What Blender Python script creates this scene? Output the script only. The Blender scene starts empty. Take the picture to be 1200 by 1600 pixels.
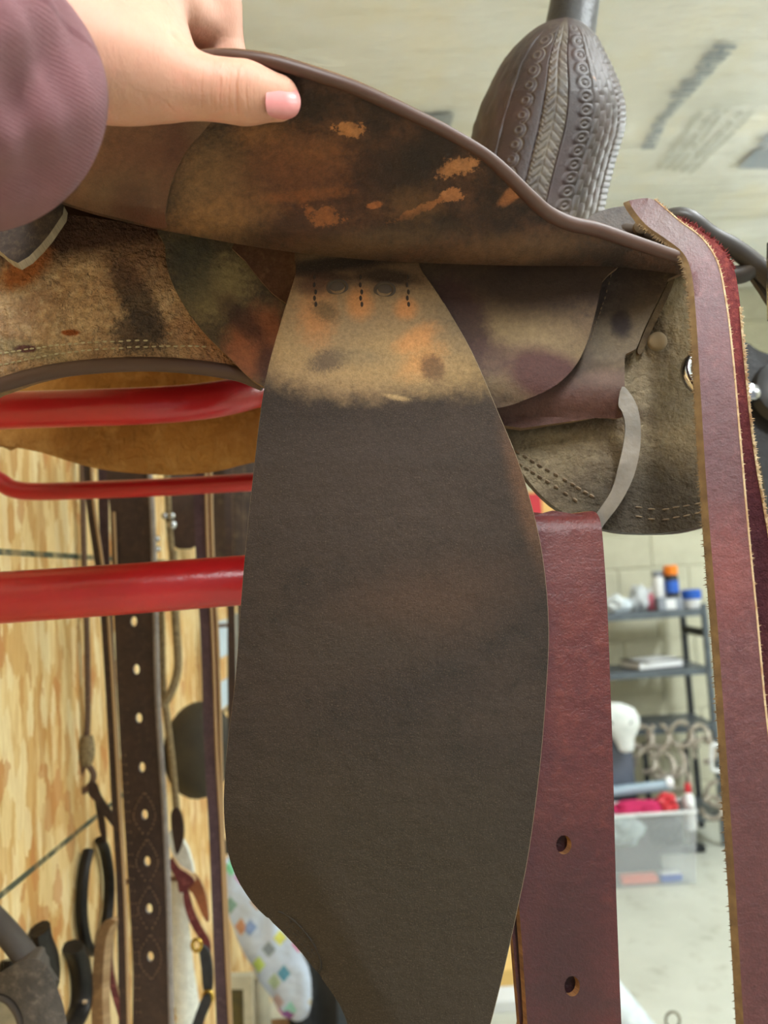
import bpy, bmesh, math, random
import numpy as np
from mathutils import Vector, Matrix, noise
random.seed(7)
C = bpy.context.scene.collection
# ------------------------------------------------------------------ camera
F = 1300.0; CAMZ = 1.45
PITCH = math.atan(100/F); ROLL = math.radians(3.6)
CM = Matrix.Rotation(math.pi/2+PITCH, 3, 'X') @ Matrix.Rotation(-ROLL, 3, 'Z')
cd = bpy.data.cameras.new('camera'); cam = bpy.data.objects.new('camera', cd); C.objects.link(cam)
cam.matrix_world = Matrix.Translation((0, 0, CAMZ)) @ CM.to_4x4()
cd.sensor_fit = 'VERTICAL'; cd.sensor_height = 36; cd.lens = 36*F/1600; cd.clip_start = .02
cd.dof.use_dof = True; cd.dof.focus_distance = .58; cd.dof.aperture_fstop = 6.2
bpy.context.scene.camera = cam
def at(px, py, d):
    v = CM @ Vector(((px-600)/F, -(py-800)/F, -1)); s = d/v.y
    return Vector((v.x*s, d, CAMZ+v.z*s))
# ------------------------------------------------------------------ world, lights, exposure
w = bpy.data.worlds.new('world'); bpy.context.scene.world = w; w.use_nodes = True
w.node_tree.nodes['Background'].inputs[0].default_value = (.90, .95, 1, 1)
w.node_tree.nodes['Background'].inputs[1].default_value = .38
def area(name, loc, size, sy, power, col, rot=(0, 0, 0)):
    l = bpy.data.lights.new(name, 'AREA'); l.shape = 'RECTANGLE'; l.size = size; l.size_y = sy; l.energy = power; l.color = col
    o = bpy.data.objects.new(name, l); C.objects.link(o); o.location = loc; o.rotation_euler = rot; return o
ROOM_H = 3.0
LAMPS = [((.95, .55), 13), ((.30, -.85), 36), ((2.45, 2.6), 52), ((2.45, -.4), 26)]  # added lamps, all out of view
LZ = ROOM_H-.30
for (x, y), p in LAMPS:
    area('added_lamp_light', (x, y, LZ-.09), .16, 1.15, p, (.90, .97, 1)); area('added_lamp_light', (x, y, LZ+.03), .16, 1.15, p*.62, (.90, .97, 1), (math.pi, 0, 0))  # second light of each pair faces up, added to brighten the ceiling
vs = bpy.context.scene.view_settings
vs.view_transform = 'Standard'; vs.look = 'None'; vs.gamma = 1; vs.use_curve_mapping = False; vs.exposure = .35
# ------------------------------------------------------------------ materials
def lin(c):
    r = []
    for v in c[:3]:
        v /= 255; r.append(v/12.92 if v <= .04045 else ((v+.055)/1.055)**2.4)
    return (*r, 1)
def spot_group():
    g = bpy.data.node_groups.new('wear_and_shade_patch', 'ShaderNodeTree')  # patches carry wear, stains and painted shade
    for n, t in (('Vector', 'NodeSocketVector'), ('Center', 'NodeSocketVector'), ('Scale', 'NodeSocketVector'), ('Angle', 'NodeSocketFloat'), ('Edge', 'NodeSocketFloat'), ('Noise', 'NodeSocketFloat'), ('NoiseScale', 'NodeSocketFloat'), ('Strength', 'NodeSocketFloat')):
        g.interface.new_socket(n, in_out='INPUT', socket_type=t)
    g.interface.new_socket('Mask', in_out='OUTPUT', socket_type='NodeSocketFloat')
    N = g.nodes; L = g.links; i = N.new('NodeGroupInput'); o = N.new('NodeGroupOutput')
    s = N.new('ShaderNodeVectorMath'); s.operation = 'SUBTRACT'; L.new(i.outputs['Vector'], s.inputs[0]); L.new(i.outputs['Center'], s.inputs[1])
    r = N.new('ShaderNodeVectorRotate'); r.rotation_type = 'Z_AXIS'; L.new(s.outputs[0], r.inputs['Vector']); L.new(i.outputs['Angle'], r.inputs['Angle'])
    d = N.new('ShaderNodeVectorMath'); d.operation = 'DIVIDE'; L.new(r.outputs[0], d.inputs[0]); L.new(i.outputs['Scale'], d.inputs[1])
    l = N.new('ShaderNodeVectorMath'); l.operation = 'LENGTH'; L.new(d.outputs[0], l.inputs[0])
    n = N.new('ShaderNodeTexNoise'); n.inputs['Detail'].default_value = 9; n.inputs['Roughness'].default_value = .74
    L.new(i.outputs['Vector'], n.inputs['Vector']); L.new(i.outputs['NoiseScale'], n.inputs['Scale'])
    a = N.new('ShaderNodeMath'); a.operation = 'SUBTRACT'; L.new(n.outputs[0], a.inputs[0]); a.inputs[1].default_value = .5
    m = N.new('ShaderNodeMath'); m.operation = 'MULTIPLY_ADD'; L.new(a.outputs[0], m.inputs[0]); L.new(i.outputs['Noise'], m.inputs[1]); L.new(l.outputs['Value'], m.inputs[2])
    e1 = N.new('ShaderNodeMath'); e1.operation = 'ADD'; e1.inputs[0].default_value = 1; L.new(i.outputs['Edge'], e1.inputs[1])
    e0 = N.new('ShaderNodeMath'); e0.operation = 'SUBTRACT'; e0.inputs[0].default_value = 1; L.new(i.outputs['Edge'], e0.inputs[1])
    mr = N.new('ShaderNodeMapRange'); mr.interpolation_type = 'SMOOTHSTEP'; L.new(m.outputs[0], mr.inputs[0]); L.new(e0.outputs[0], mr.inputs[1]); L.new(e1.outputs[0], mr.inputs[2]); L.new(i.outputs['Strength'], mr.inputs[3]); mr.inputs[4].default_value = 0
    L.new(mr.outputs[0], o.inputs[0]); return g
SPOT = spot_group()
class MB:
    """small node material builder"""
    def __init__(s, name, coord='Object'):
        s.m = bpy.data.materials.new(name); s.m.use_nodes = True; s.t = s.m.node_tree; s.N = s.t.nodes; s.L = s.t.links
        s.b = s.N['Principled BSDF']; s.tc = s.N.new('ShaderNodeTexCoord'); s.v = s.tc.outputs[coord]
    def map(s, scale):
        n = s.N.new('ShaderNodeMapping'); n.inputs['Scale'].default_value = scale; s.L.new(s.v, n.inputs[0]); return n.outputs[0]
    def noise(s, scale, lo=.35, hi=.65, detail=5, rough=.6, stretch=None):
        n = s.N.new('ShaderNodeTexNoise'); n.inputs['Scale'].default_value = scale; n.inputs['Detail'].default_value = detail; n.inputs['Roughness'].default_value = rough
        s.L.new(s.map(stretch) if stretch else s.v, n.inputs['Vector'])
        r = s.N.new('ShaderNodeMapRange'); r.inputs[1].default_value = lo; r.inputs[2].default_value = hi; s.L.new(n.outputs[0], r.inputs[0]); return r.outputs[0]
    def mix(s, a, b, fac):
        n = s.N.new('ShaderNodeMix'); n.data_type = 'RGBA'
        for k, x in ((6, a), (7, b), (0, fac)):
            if hasattr(x, 'is_output'): s.L.new(x, n.inputs[k])
            else: n.inputs[k].default_value = x
        return n.outputs[2]
    def mul(s, a, k):
        n = s.N.new('ShaderNodeMath'); n.operation = 'MULTIPLY'; s.L.new(a, n.inputs[0])
        if hasattr(k, 'is_output'): s.L.new(k, n.inputs[1])
        else: n.inputs[1].default_value = k
        return n.outputs[0]
    def spot(s, base, cx, cy, rx, ry, ang, col, edge=.25, nz=.8, ns=40, st=1.):
        g = s.N.new('ShaderNodeGroup'); g.node_tree = SPOT; s.L.new(s.v, g.inputs[0])
        g.inputs[1].default_value = (cx/1000, cy/1000, 0); g.inputs[2].default_value = (rx/1000, ry/1000, 1); g.inputs[3].default_value = math.radians(ang)
        g.inputs[4].default_value = edge; g.inputs[5].default_value = nz; g.inputs[6].default_value = ns*1.6; g.inputs[7].default_value = st
        return s.mix(base, lin(col), g.outputs[0])
    def bump(s, h, dist=.001, st=1.):
        n = s.N.new('ShaderNodeBump'); n.inputs['Strength'].default_value = st; n.inputs['Distance'].default_value = dist; s.L.new(h, n.inputs['Height'])
        if s.b.inputs['Normal'].links: s.L.new(s.b.inputs['Normal'].links[0].from_socket, n.inputs['Normal'])
        s.L.new(n.outputs[0], s.b.inputs['Normal'])
    def done(s, col, rough=.6, metal=0, spec=.5):
        if hasattr(col, 'is_output'): s.L.new(col, s.b.inputs['Base Color'])
        else: s.b.inputs['Base Color'].default_value = col
        if hasattr(rough, 'is_output'): s.L.new(rough, s.b.inputs['Roughness'])
        else: s.b.inputs['Roughness'].default_value = rough
        s.b.inputs['Metallic'].default_value = metal; s.b.inputs['Specular IOR Level'].default_value = spec
        return s.m
def simple(name, c, c2=None, sc=40, rough=.6, metal=0, bump=.0005, bsc=300, spec=.5, uv=False, stretch=None, alpha=None, trans=0):
    b = MB(name, 'UV' if uv else 'Object')
    col = lin(c) if c2 is None else b.mix(lin(c), lin(c2), b.noise(sc, stretch=stretch))
    if bump: b.bump(b.noise(bsc, 0, 1, 3, stretch=stretch), bump)
    m = b.done(col, rough, metal, spec)
    if trans: b.b.inputs['Transmission Weight'].default_value = trans
    if alpha: b.b.inputs['Alpha'].default_value = alpha
    return m
def leather(name, cols, spots=(), rough=.6, grain=.0006, gsc=260, spec=.4, speck=0, speckcol=(150, 125, 90), big=9, stretch=None, fine=.3, fsc=110):
    """cols: base, second tone, third tone; UV laid out flat on the hide"""
    b = MB(name, 'UV')
    c = b.mix(lin(cols[0]), lin(cols[1]), b.noise(big, .38, .62, 6, stretch=stretch))
    if len(cols) > 2: c = b.mix(c, lin(cols[2]), b.noise(big*4.3, .5, .72, 7, .7, stretch=stretch))
    for s in spots: c = b.spot(c, *s[:6], **(s[6] if len(s) > 6 else {}))
    mm = b.N.new('ShaderNodeMix'); mm.data_type = 'RGBA'; mm.blend_type = 'MULTIPLY'; mm.inputs[0].default_value = 1; b.L.new(c, mm.inputs[6])
    nz = b.noise(fsc, .3, .7, 6, .82); mr = b.N.new('ShaderNodeMapRange'); mr.inputs[3].default_value = 1-fine; mr.inputs[4].default_value = 1+fine*.8; b.L.new(nz, mr.inputs[0]); b.L.new(mr.outputs[0], mm.inputs[7]); c = mm.outputs[2]
    if speck: c = b.mix(c, lin(speckcol), b.mul(b.noise(420, .56, .8, 4, .7), speck))
    b.bump(b.noise(gsc, 0, 1, 4, .7), grain); b.bump(b.noise(30, 0, 1, 4), grain*3)
    return b.done(c, rough, 0, spec)
# ------------------------------------------------------------------ mesh helpers
def link(name, me, mats, parent=None):
    for m in (mats if isinstance(mats, (list, tuple)) else [mats]): me.materials.append(m)
    o = bpy.data.objects.new(name, me); C.objects.link(o)
    if parent is not None: o.parent = parent; o.matrix_parent_inverse = Matrix.Translation(parent.location).inverted()
    return o
def tag(o, label, cat=None, group=None, kind=None):
    o['label'] = label
    if cat: o['category'] = cat
    if group: o['group'] = group
    if kind: o['kind'] = kind
    return o
def thing(name, loc, label, cat, group=None):
    o = bpy.data.objects.new(name, None); C.objects.link(o); o.location = loc; o.empty_display_size = .02
    return tag(o, label, cat, group)
def copy_tree(o, loc=None, parent=None):
    c = o.copy(); C.objects.link(c)
    if loc is not None: c.location = loc
    if parent is not None: c.parent = parent
    for ch in list(o.children): copy_tree(ch, None, c)
    return c
def cr(pts, n=6, closed=False):
    """Catmull-Rom through points of any dimension"""
    P = [np.array(p, float) for p in pts]; out = []; N = len(P)
    for i in range(N if closed else N-1):
        p0 = P[(i-1) % N] if (closed or i > 0) else 2*P[0]-P[1]; p1 = P[i]; p2 = P[(i+1) % N]
        p3 = P[(i+2) % N] if (closed or i+2 < N) else 2*P[-1]-P[-2]
        for k in range(n):
            t = k/n; out.append(.5*((2*p1)+(-p0+p2)*t+(2*p0-5*p1+4*p2-p3)*t*t+(-p0+3*p1-3*p2+p3)*t**3))
    if not closed: out.append(P[-1])
    return out
def mesh(name, V, Fc, smooth=True, angle=40):
    me = bpy.data.meshes.new(name); me.from_pydata([tuple(v) for v in V], [], Fc); me.update()
    if smooth:
        me.polygons.foreach_set('use_smooth', [True]*len(me.polygons)); me.set_sharp_from_angle(angle=math.radians(angle))
    return me
def grid_poly(outline, g, holes=()):
    """flat outline (pixel units of the traced hide) cut into a grid: verts, faces"""
    bm = bmesh.new()
    for lp in [outline]+list(holes):
        vs_ = [bm.verts.new((p[0], p[1], 0)) for p in lp]
        for i in range(len(vs_)): bm.edges.new((vs_[i], vs_[(i+1) % len(vs_)]))
    bmesh.ops.triangle_fill(bm, edges=bm.edges[:], use_beauty=True, use_dissolve=False)
    xs = [p[0] for p in outline]; ys = [p[1] for p in outline]
    for k in range(1, int((max(xs)-min(xs))/g)+1):
        bmesh.ops.bisect_plane(bm, geom=bm.verts[:]+bm.edges[:]+bm.faces[:], plane_co=(min(xs)+k*g, 0, 0), plane_no=(1, 0, 0))
    for k in range(1, int((max(ys)-min(ys))/g)+1):
        bmesh.ops.bisect_plane(bm, geom=bm.verts[:]+bm.edges[:]+bm.faces[:], plane_co=(0, min(ys)+k*g, 0), plane_no=(0, 1, 0))
    bmesh.ops.remove_doubles(bm, verts=bm.verts[:], dist=.05)
    bm.verts.index_update(); V = [v.co.copy() for v in bm.verts]; Fc = []
    for f in bm.faces:
        ids = [v.index for v in f.verts]
        if f.normal.z > 0: ids.reverse()      # y grows downward, so the seen side winds this way
        Fc.append(ids)
    bm.free(); return V, Fc
def sheet(name, outline, dfn, thick, mats, parent=None, smooth=5, g=20, holes=(), tdir=None, label=None, relief=None, closed_smooth=True):
    """a hide of leather / cloth cut to an outline, laid at its own depth, with real thickness"""
    ol = cr(outline, smooth, True) if smooth > 1 else outline
    V, Fc = grid_poly(ol, g, holes)
    if not callable(dfn): d0 = dfn; dfn = lambda x, y: d0
    P = [at(v.x, v.y, dfn(v.x, v.y)) for v in V]
    me0 = bpy.data.meshes.new('t'); me0.from_pydata(P, [], Fc); me0.update()
    nr = [Vector(v.normal) for v in me0.vertices]; bpy.data.meshes.remove(me0)
    if relief: P = [p+n*relief(v.x, v.y) for p, n, v in zip(P, nr, V)]
    n = len(P); B = [p-(nr[i] if tdir is None else -Vector(tdir))*thick for i, p in enumerate(P)]
    cnt = {}
    for f in Fc:
        for i in range(len(f)): cnt[(f[i], f[(i+1) % len(f)])] = 1
    allF = [list(f) for f in Fc]+[[k+n for k in reversed(f)] for f in Fc]; mi = [0]*(2*len(Fc))
    for (a, b) in list(cnt):
        if (b, a) not in cnt: allF.append([b, a, a+n, b+n]); mi.append(1)
    me = mesh(name, P+B, allF)
    ml = mats if isinstance(mats, (list, tuple)) else [mats, mats]
    me.polygons.foreach_set('material_index', mi)
    uv = me.uv_layers.new(name='hide'); li = np.empty(len(me.loops), int); me.loops.foreach_get('vertex_index', li)
    co = np.array([(v.x/1000, v.y/1000) for v in V]*2); uv.data.foreach_set('uv', co[li].ravel())
    o = link(name, me, ml, parent)
    if label: o['label'] = label
    return o
def frame_path(P):
    T = [(P[min(i+1, len(P)-1)]-P[max(i-1, 0)]).normalized() for i in range(len(P))]
    ref = Vector((0, 0, 1)) if abs(T[0].z) < .9 else Vector((1, 0, 0)); n = (ref-T[0]*ref.dot(T[0])).normalized(); out = []
    for t in T:
        n = (n-t*n.dot(t)).normalized(); out.append((t, n, t.cross(n)))
    return out
def tube(name, pts, r, mat, parent=None, segs=12, sm=5, closed=False, flat=1., label=None, me_only=False, twist=0):
    P = [Vector(p) for p in (cr(pts, sm, closed) if sm > 1 else pts)]
    if callable(r): R = [r(i/(len(P)-1)) for i in range(len(P))]
    else: R = [r]*len(P)
    if closed: P.append(P[0].copy()); R.append(R[0])
    fr = frame_path(P); V = []; Fc = []
    for i, (p, (t, n, b)) in enumerate(zip(P, fr)):
        for k in range(segs):
            a = 2*math.pi*k/segs+twist*i; V.append(p+(n*math.cos(a)*flat+b*math.sin(a))*R[i])
    for i in range(len(P)-1):
        for k in range(segs):
            a = i*segs+k; b = i*segs+(k+1) % segs; Fc.append([a, b, b+segs, a+segs])
    if not closed: Fc += [list(range(segs))[::-1], [(len(P)-1)*segs+k for k in range(segs)]]
    me = mesh(name, V, Fc)
    if me_only: return me
    o = link(name, me, mat, parent)
    if label: o['label'] = label
    return o
def px_tube(name, pts, rpx, mat, parent=None, **k):
    """tube through (x, y, depth) points, radius given in traced pixels at the mean depth"""
    d = sum(p[2] for p in pts)/len(pts)
    return tube(name, [at(*p) for p in pts], rpx*d/F, mat, parent, **k)
def boxes(name, lst, mat, parent=None, bev=.002, label=None):
    """one part from bevelled boxes: (center, size, rotz)"""
    bm = bmesh.new()
    for it in lst:
        c, s = it[0], it[1]; rz = it[2] if len(it) > 2 else 0
        b2 = bmesh.new(); bmesh.ops.create_cube(b2, size=1, matrix=Matrix.Diagonal((*s, 1)))
        if bev: bmesh.ops.bevel(b2, geom=b2.edges[:], offset=min(bev, min(s)*.3), segments=2, affect='EDGES')
        bmesh.ops.transform(b2, verts=b2.verts[:], matrix=Matrix.Translation(c) @ Matrix.Rotation(rz, 4, 'Z'))
        t = bpy.data.meshes.new('t'); b2.to_mesh(t); bm.from_mesh(t); bpy.data.meshes.remove(t); b2.free()
    me = bpy.data.meshes.new(name); bm.to_mesh(me); bm.free()
    o = link(name, me, mat, parent)
    if label: o['label'] = label
    return o
def lathe(name, prof, loc, mat, parent=None, segs=24, rot=None, scale=(1, 1, 1), label=None):
    V = []; Fc = []; M3 = rot.to_matrix() if rot else Matrix.Identity(3)
    for r, z in prof:
        for k in range(segs):
            a = 2*math.pi*k/segs; V.append(Vector(loc)+M3 @ Vector((r*math.cos(a)*scale[0], r*math.sin(a)*scale[1], z*scale[2])))
    for i in range(len(prof)-1):
        for k in range(segs):
            a = i*segs+k; b = i*segs+(k+1) % segs; Fc.append([a, b, b+segs, a+segs])
    Fc += [list(range(segs))[::-1], [(len(prof)-1)*segs+k for k in range(segs)]]
    o = link(name, mesh(name, V, Fc), mat, parent)
    if label: o['label'] = label
    return o
def stitches(name, rows, mat, parent, d, step=9, ln=6, r=.0006, jit=.6):
    """thread stitches, each a short rounded bar; one part per seam"""
    V = []; Fc = []
    for row in rows:
        P = cr(row, 8); acc = 0
        for i in range(len(P)-1):
            L = np.linalg.norm(P[i+1]-P[i]); acc += L
            if acc < step: continue
            acc = 0; t = (P[i+1]-P[i])/max(L, 1e-6); c = P[i]+np.random.RandomState(i).uniform(-jit, jit, 2)
            a, b = c-t*ln/2, c+t*ln/2; dd = d(*c) if callable(d) else d
            A, B = at(a[0], a[1], dd), at(b[0], b[1], dd); ax = (B-A).normalized(); up = ax.cross(Vector((0, 1, 0))).normalized(); fw = Vector((0, -1, 0)); n0 = len(V)
            for q, s in ((A, .5), ((A*3+B)/4, 1), ((A+B*3)/4, 1), (B, .5)):
                for (u, f_) in ((1, 0), (0, 1), (-1, 0), (0, -1)): V.append(q+(up*u+fw*f_)*r*s)
            for j in range(3):
                for k in range(4): Fc.append([n0+j*4+k, n0+j*4+(k+1) % 4, n0+j*4+4+(k+1) % 4, n0+j*4+4+k])
            Fc += [[n0+3, n0+2, n0+1, n0], [n0+12, n0+13, n0+14, n0+15]]
    return link(name, mesh(name, V, Fc), mat, parent)
def fibres(name, edge, d, mat, parent, n=260, ln=(2, 6), wd=1.3, side=1):
    """frayed fibres standing off a cut edge"""
    P = cr(edge, 10); V = []; Fc = []; rs = np.random.RandomState(n)
    for k in range(n):
        i = rs.randint(0, len(P)-1); p = P[i]+(P[i+1]-P[i])*rs.rand(); t = (P[i+1]-P[i]); t = t/np.linalg.norm(t); nn = np.array((t[1], -t[0]))*-side*-1
        q = p+nn*rs.uniform(*ln)*rs.uniform(.4, 1)+t*rs.uniform(-3, 3); dd = d(*p) if callable(d) else d
        a, b, c = at(*(p-t*wd-nn), dd), at(*(p+t*wd-nn), dd), at(*q, dd-rs.uniform(-.001, .002)); e = Vector((0, .0006, 0)); n0 = len(V)
        V += [a, b, c, a+e, b+e]; Fc += [[n0, n0+1, n0+2], [n0+4, n0+3, n0+2], [n0, n0+2, n0+3], [n0+1, n0+4, n0+2], [n0, n0+3, n0+4, n0+1]]
    o = link(name, mesh(name, V, Fc, False), mat, parent); o['kind'] = 'stuff'; return o
# ================================================================== THE ROOM
WX = -.5; BY = 4.75; RX = 3.2; Y0 = -2.6
def struct(o): o['kind'] = 'structure'; return o
def wall_pt(px, py):
    """where the sight line through (px, py) meets the board wall"""
    v = at(px, py, 1)-Vector((0, 0, CAMZ)); s = WX/v.x; return Vector((WX, v.y*s, CAMZ+v.z*s))
def osb_material():
    b = MB('strand_board'); base = lin((214, 172, 108))
    def cells(scale, rot, rnd):
        mp = b.N.new('ShaderNodeMapping'); mp.inputs['Rotation'].default_value = (math.radians(rot), 0, 0); mp.inputs['Scale'].default_value = scale; b.L.new(b.v, mp.inputs[0])
        nz = b.N.new('ShaderNodeTexNoise'); nz.inputs['Scale'].default_value = 3; b.L.new(mp.outputs[0], nz.inputs['Vector'])
        ad = b.N.new('ShaderNodeVectorMath'); ad.operation = 'MULTIPLY_ADD'; b.L.new(nz.outputs[1], ad.inputs[0]); ad.inputs[1].default_value = (.5, .5, .5); b.L.new(mp.outputs[0], ad.inputs[2])
        vo = b.N.new('ShaderNodeTexVoronoi'); vo.inputs['Randomness'].default_value = rnd; vo.inputs['Scale'].default_value = 1; b.L.new(ad.outputs[0], vo.inputs['Vector'])
        sp = b.N.new('ShaderNodeSeparateColor'); b.L.new(vo.outputs['Color'], sp.inputs[0]); return sp.outputs
    a = cells((1, 44, 11), 6, 1); c = cells((1, 60, 16), -14, 1); e = cells((1, 36, 22), 24, 1)
    def gt(s, lo, hi):
        r = b.N.new('ShaderNodeMapRange'); r.inputs[1].default_value = lo; r.inputs[2].default_value = hi; b.L.new(s, r.inputs[0]); return r.outputs[0]
    col = b.mix(base, lin((236, 208, 150)), gt(a[0], .3, .8)); col = b.mix(col, lin((196, 142, 76)), b.mul(gt(c[1], .62, .72), .7))
    col = b.mix(col, lin((244, 224, 174)), b.mul(gt(c[0], .7, .8), .8)); col = b.mix(col, lin((188, 120, 62)), b.mul(gt(e[2], .86, .90), .6))
    grain = b.noise(60, .3, .7, 4, stretch=(1, 3, .35)); col = b.mix(col, lin((176, 124, 66)), b.mul(grain, .38))
    # lines printed on the panel
    sx = b.N.new('ShaderNodeSeparateXYZ'); b.L.new(b.tc.outputs['Object'], sx.inputs[0])
    for z in (wall_pt(0, 1400).z, wall_pt(60, 866).z):
        s = b.N.new('ShaderNodeMath'); s.operation = 'COMPARE'; b.L.new(sx.outputs[2], s.inputs[0]); s.inputs[1].default_value = z; s.inputs[2].default_value = .0042
        col = b.mix(col, lin((74, 78, 62)), b.mul(s.outputs[0], b.noise(25, .1, .5)))
    b.bump(a[0], .0015); b.bump(c[1], .001)
    return b.done(col, .62, 0, .3)
def slab(name, lo, hi, mat):
    c = [(a+b)/2 for a, b in zip(lo, hi)]; s = [b-a for a, b in zip(lo, hi)]
    return struct(boxes(name, [(c, s)], mat, None, 0))
m_conc = MB('concrete'); cc = m_conc.mix(lin((200, 202, 190)), lin((176, 178, 166)), m_conc.noise(2.2, .3, .7, 8)); cc = m_conc.mix(cc, lin((150, 148, 132)), m_conc.noise(9, .56, .8, 8)); m_conc.bump(m_conc.noise(50, 0, 1), .001); m_conc = m_conc.done(cc, .6, 0, .35)
m_block = simple('painted_block', (200, 198, 176), (186, 184, 162), 7, .75, bump=.002, bsc=120)
m_mortar = simple('mortar', (194, 192, 172), (186, 184, 164), 9, .9, bump=.002)
slab('floor', (WX-.1, Y0, -.1), (RX+.1, BY+.1, 0), m_conc)
slab('wall_left', (WX-.1, Y0, 0), (WX, BY, ROOM_H), osb_material())
wb = slab('wall_back', (WX, BY, 0), (RX, BY+.1, ROOM_H), m_mortar)
slab('wall_right', (RX, Y0, 0), (RX+.1, BY, ROOM_H), m_block)
bl = bpy.data.meshes.new('block'); bmb = bmesh.new(); bmesh.ops.create_cube(bmb, size=1, matrix=Matrix.Diagonal((.391, .012, .191, 1))); bmesh.ops.bevel(bmb, geom=bmb.edges[:], offset=.005, segments=1, affect='EDGES'); bmb.to_mesh(bl); bmb.free(); bl.materials.append(m_block)
for r in range(14):
    for c_ in range(8):
        x = .3+.4*c_+(.2 if r % 2 else 0)
        if x > RX-.2: continue
        o = bpy.data.objects.new('block', bl); C.objects.link(o); o.parent = wb; o.location = (x, BY-.001, .1+.2*r)
# ceiling: white faced insulation sagging between battens, seen from below
def ceil_z(x, y):
    f = (y+x*.03) % .95; sag = -.05*math.sin(math.pi*f/.95)**.8
    return ROOM_H+sag+.016*noise.noise((x*1.6, y*3.4, 0))+.008*noise.noise((x*5, y*9, 3))
V = []; Fc = []; nx, ny = 64, 150
for j in range(ny+1):
    for i in range(nx+1):
        x = WX+(RX-WX)*i/nx; y = Y0+(BY-Y0)*j/ny; V.append((x, y, ceil_z(x, y)))
n0 = len(V)
for j in range(ny):
    for i in range(nx): a = j*(nx+1)+i; Fc.append([a, a+nx+1, a+nx+2, a+1])
me = mesh('ceiling', V, Fc)
b = MB('insulation_facing'); col = b.mix(lin((238, 240, 240)), lin((226, 230, 230)), b.noise(1.6, .35, .65, 5)); col = b.mix(col, lin((236, 234, 222)), b.noise(2.7, .5, .7, 4)); b.bump(b.noise(5, 0, 1, 4, stretch=(.6, 2, 1)), .02); b.bump(b.noise(26, 0, 1, 4), .003)
ceil = struct(link('ceiling', me, b.done(col, .42, 0, .45)))
md = ceil.modifiers.new('thick', 'SOLIDIFY'); md.thickness = .03; md.offset = -1
m_print = simple('blue_grey_ink', (150, 162, 178), (166, 174, 184), 30, .5, bump=0)
m_print2 = simple('grey_ink', (182, 186, 182), (196, 198, 192), 30, .5, bump=0)
def ceil_hit(px, py):
    v = at(px, py, 1)-Vector((0, 0, CAMZ)); s = (ROOM_H-.03-CAMZ)/v.z; return v.x*s, v.y*s
def ceil_quads(name, quads, mat):
    """print lying on the insulation facing; quads in ceiling metres"""
    V = []; Fc = []
    for q in quads:
        (x0, y0), (x1, y1), (x2, y2), (x3, y3) = q; n = 5
        b0 = len(V)
        for j in range(n+1):
            for i in range(n+1):
                u, v = i/n, j/n; x = (x0*(1-u)+x1*u)*(1-v)+(x3*(1-u)+x2*u)*v; y = (y0*(1-u)+y1*u)*(1-v)+(y3*(1-u)+y2*u)*v; V.append((x, y, ceil_z(x, y)-.012))
        for j in range(n):
            for i in range(n): a = b0+j*(n+1)+i; Fc.append([a, a+n+1, a+n+2, a+1])
    return link(name, mesh(name, V, Fc), mat, ceil)
def text_row(p, q, h, seed, fill=.75):
    """a row of worn, unreadable characters from p to q (traced points), height h metres"""
    rs = np.random.RandomState(seed); a = np.array(ceil_hit(*p)); e = np.array(ceil_hit(*q)); L = np.linalg.norm(e-a); t = (e-a)/L; n = np.array((t[1], -t[0])); out = []; s = 0
    while s < L:
        wd = h*rs.uniform(.35, .75)
        if rs.rand() < .1: s += wd; continue
        up = h*(1 if rs.rand() < .35 else .72)
        if rs.rand() < .5:
            for o_ in (0, wd*.6): out.append([a+t*(s+o_), a+t*(s+o_+wd*.28), a+t*(s+o_+wd*.28)+n*up, a+t*(s+o_)+n*up])
            out.append([a+t*s+n*up*.42, a+t*(s+wd*.8)+n*up*.42, a+t*(s+wd*.8)+n*up*.64, a+t*s+n*up*.64])
        else: out.append([a+t*s, a+t*(s+wd*.8), a+t*(s+wd*.8)+n*up, a+t*s+n*up])
        s += wd
    return out
ceil_quads('printed_heading', text_row((1022, 228), (1072, 150), .05, 3)+text_row((1076, 146), (1148, 58), .07, 5), m_print)
rows = []
for k in range(5):
    rows += text_row((1030+k*12, 255+k*2), (1100+k*18+(8 if k else 0), 182-k*9+(k*5 if k > 2 else 0)+k*4), .022, 20+k)
ceil_quads('printed_small_text', rows, m_print2)
ceil_quads('printed_logo', [[ceil_hit(*p) for p in ((628, 212), (700, 212), (708, 168), (640, 176))], [ceil_hit(*p) for p in ((1150, 252), (1210, 250), (1215, 222), (1180, 230))], [ceil_hit(*p) for p in ((1182, 224), (1215, 216), (1215, 205), (1200, 208))]], m_print)
ceil_quads('printed_dot', [[ceil_hit(635+7*math.cos(a), 166+6*math.sin(a)) for a in (0, -1.57, -3.14, -4.71)]], m_print)
# unseen lamps, added under the ceiling to light the room
m_lampbody = simple('lamp_housing', (225, 225, 220), rough=.4, bump=0)
bm_ = MB('lamp_tube'); bm_.b.inputs['Emission Color'].default_value = (.95, .98, 1, 1); bm_.b.inputs['Emission Strength'].default_value = 6; m_tube = bm_.done(lin((250, 248, 240)), .3)
for (x, y), p in LAMPS:
    t = thing('added_ceiling_light', (x, y, LZ), 'unseen twin tube shop light added below the insulated ceiling to light the room', 'light', 'added shop lights out of view')
    boxes('housing', [((x, y, LZ), (.1, 1.25, .04))], m_lampbody, t)
    for s in (-.45, .45): tube('hanging_wire', [(x, y+s, LZ), (x, y+s, ROOM_H+.03)], .0015, m_lampbody, t, sm=1, segs=6)
    for s in (-.05, .05): tube('lamp_tube', [(x+s, y-.58, LZ-.035), (x+s, y+.58, LZ-.035)], .013, m_tube, t, sm=1)
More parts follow.
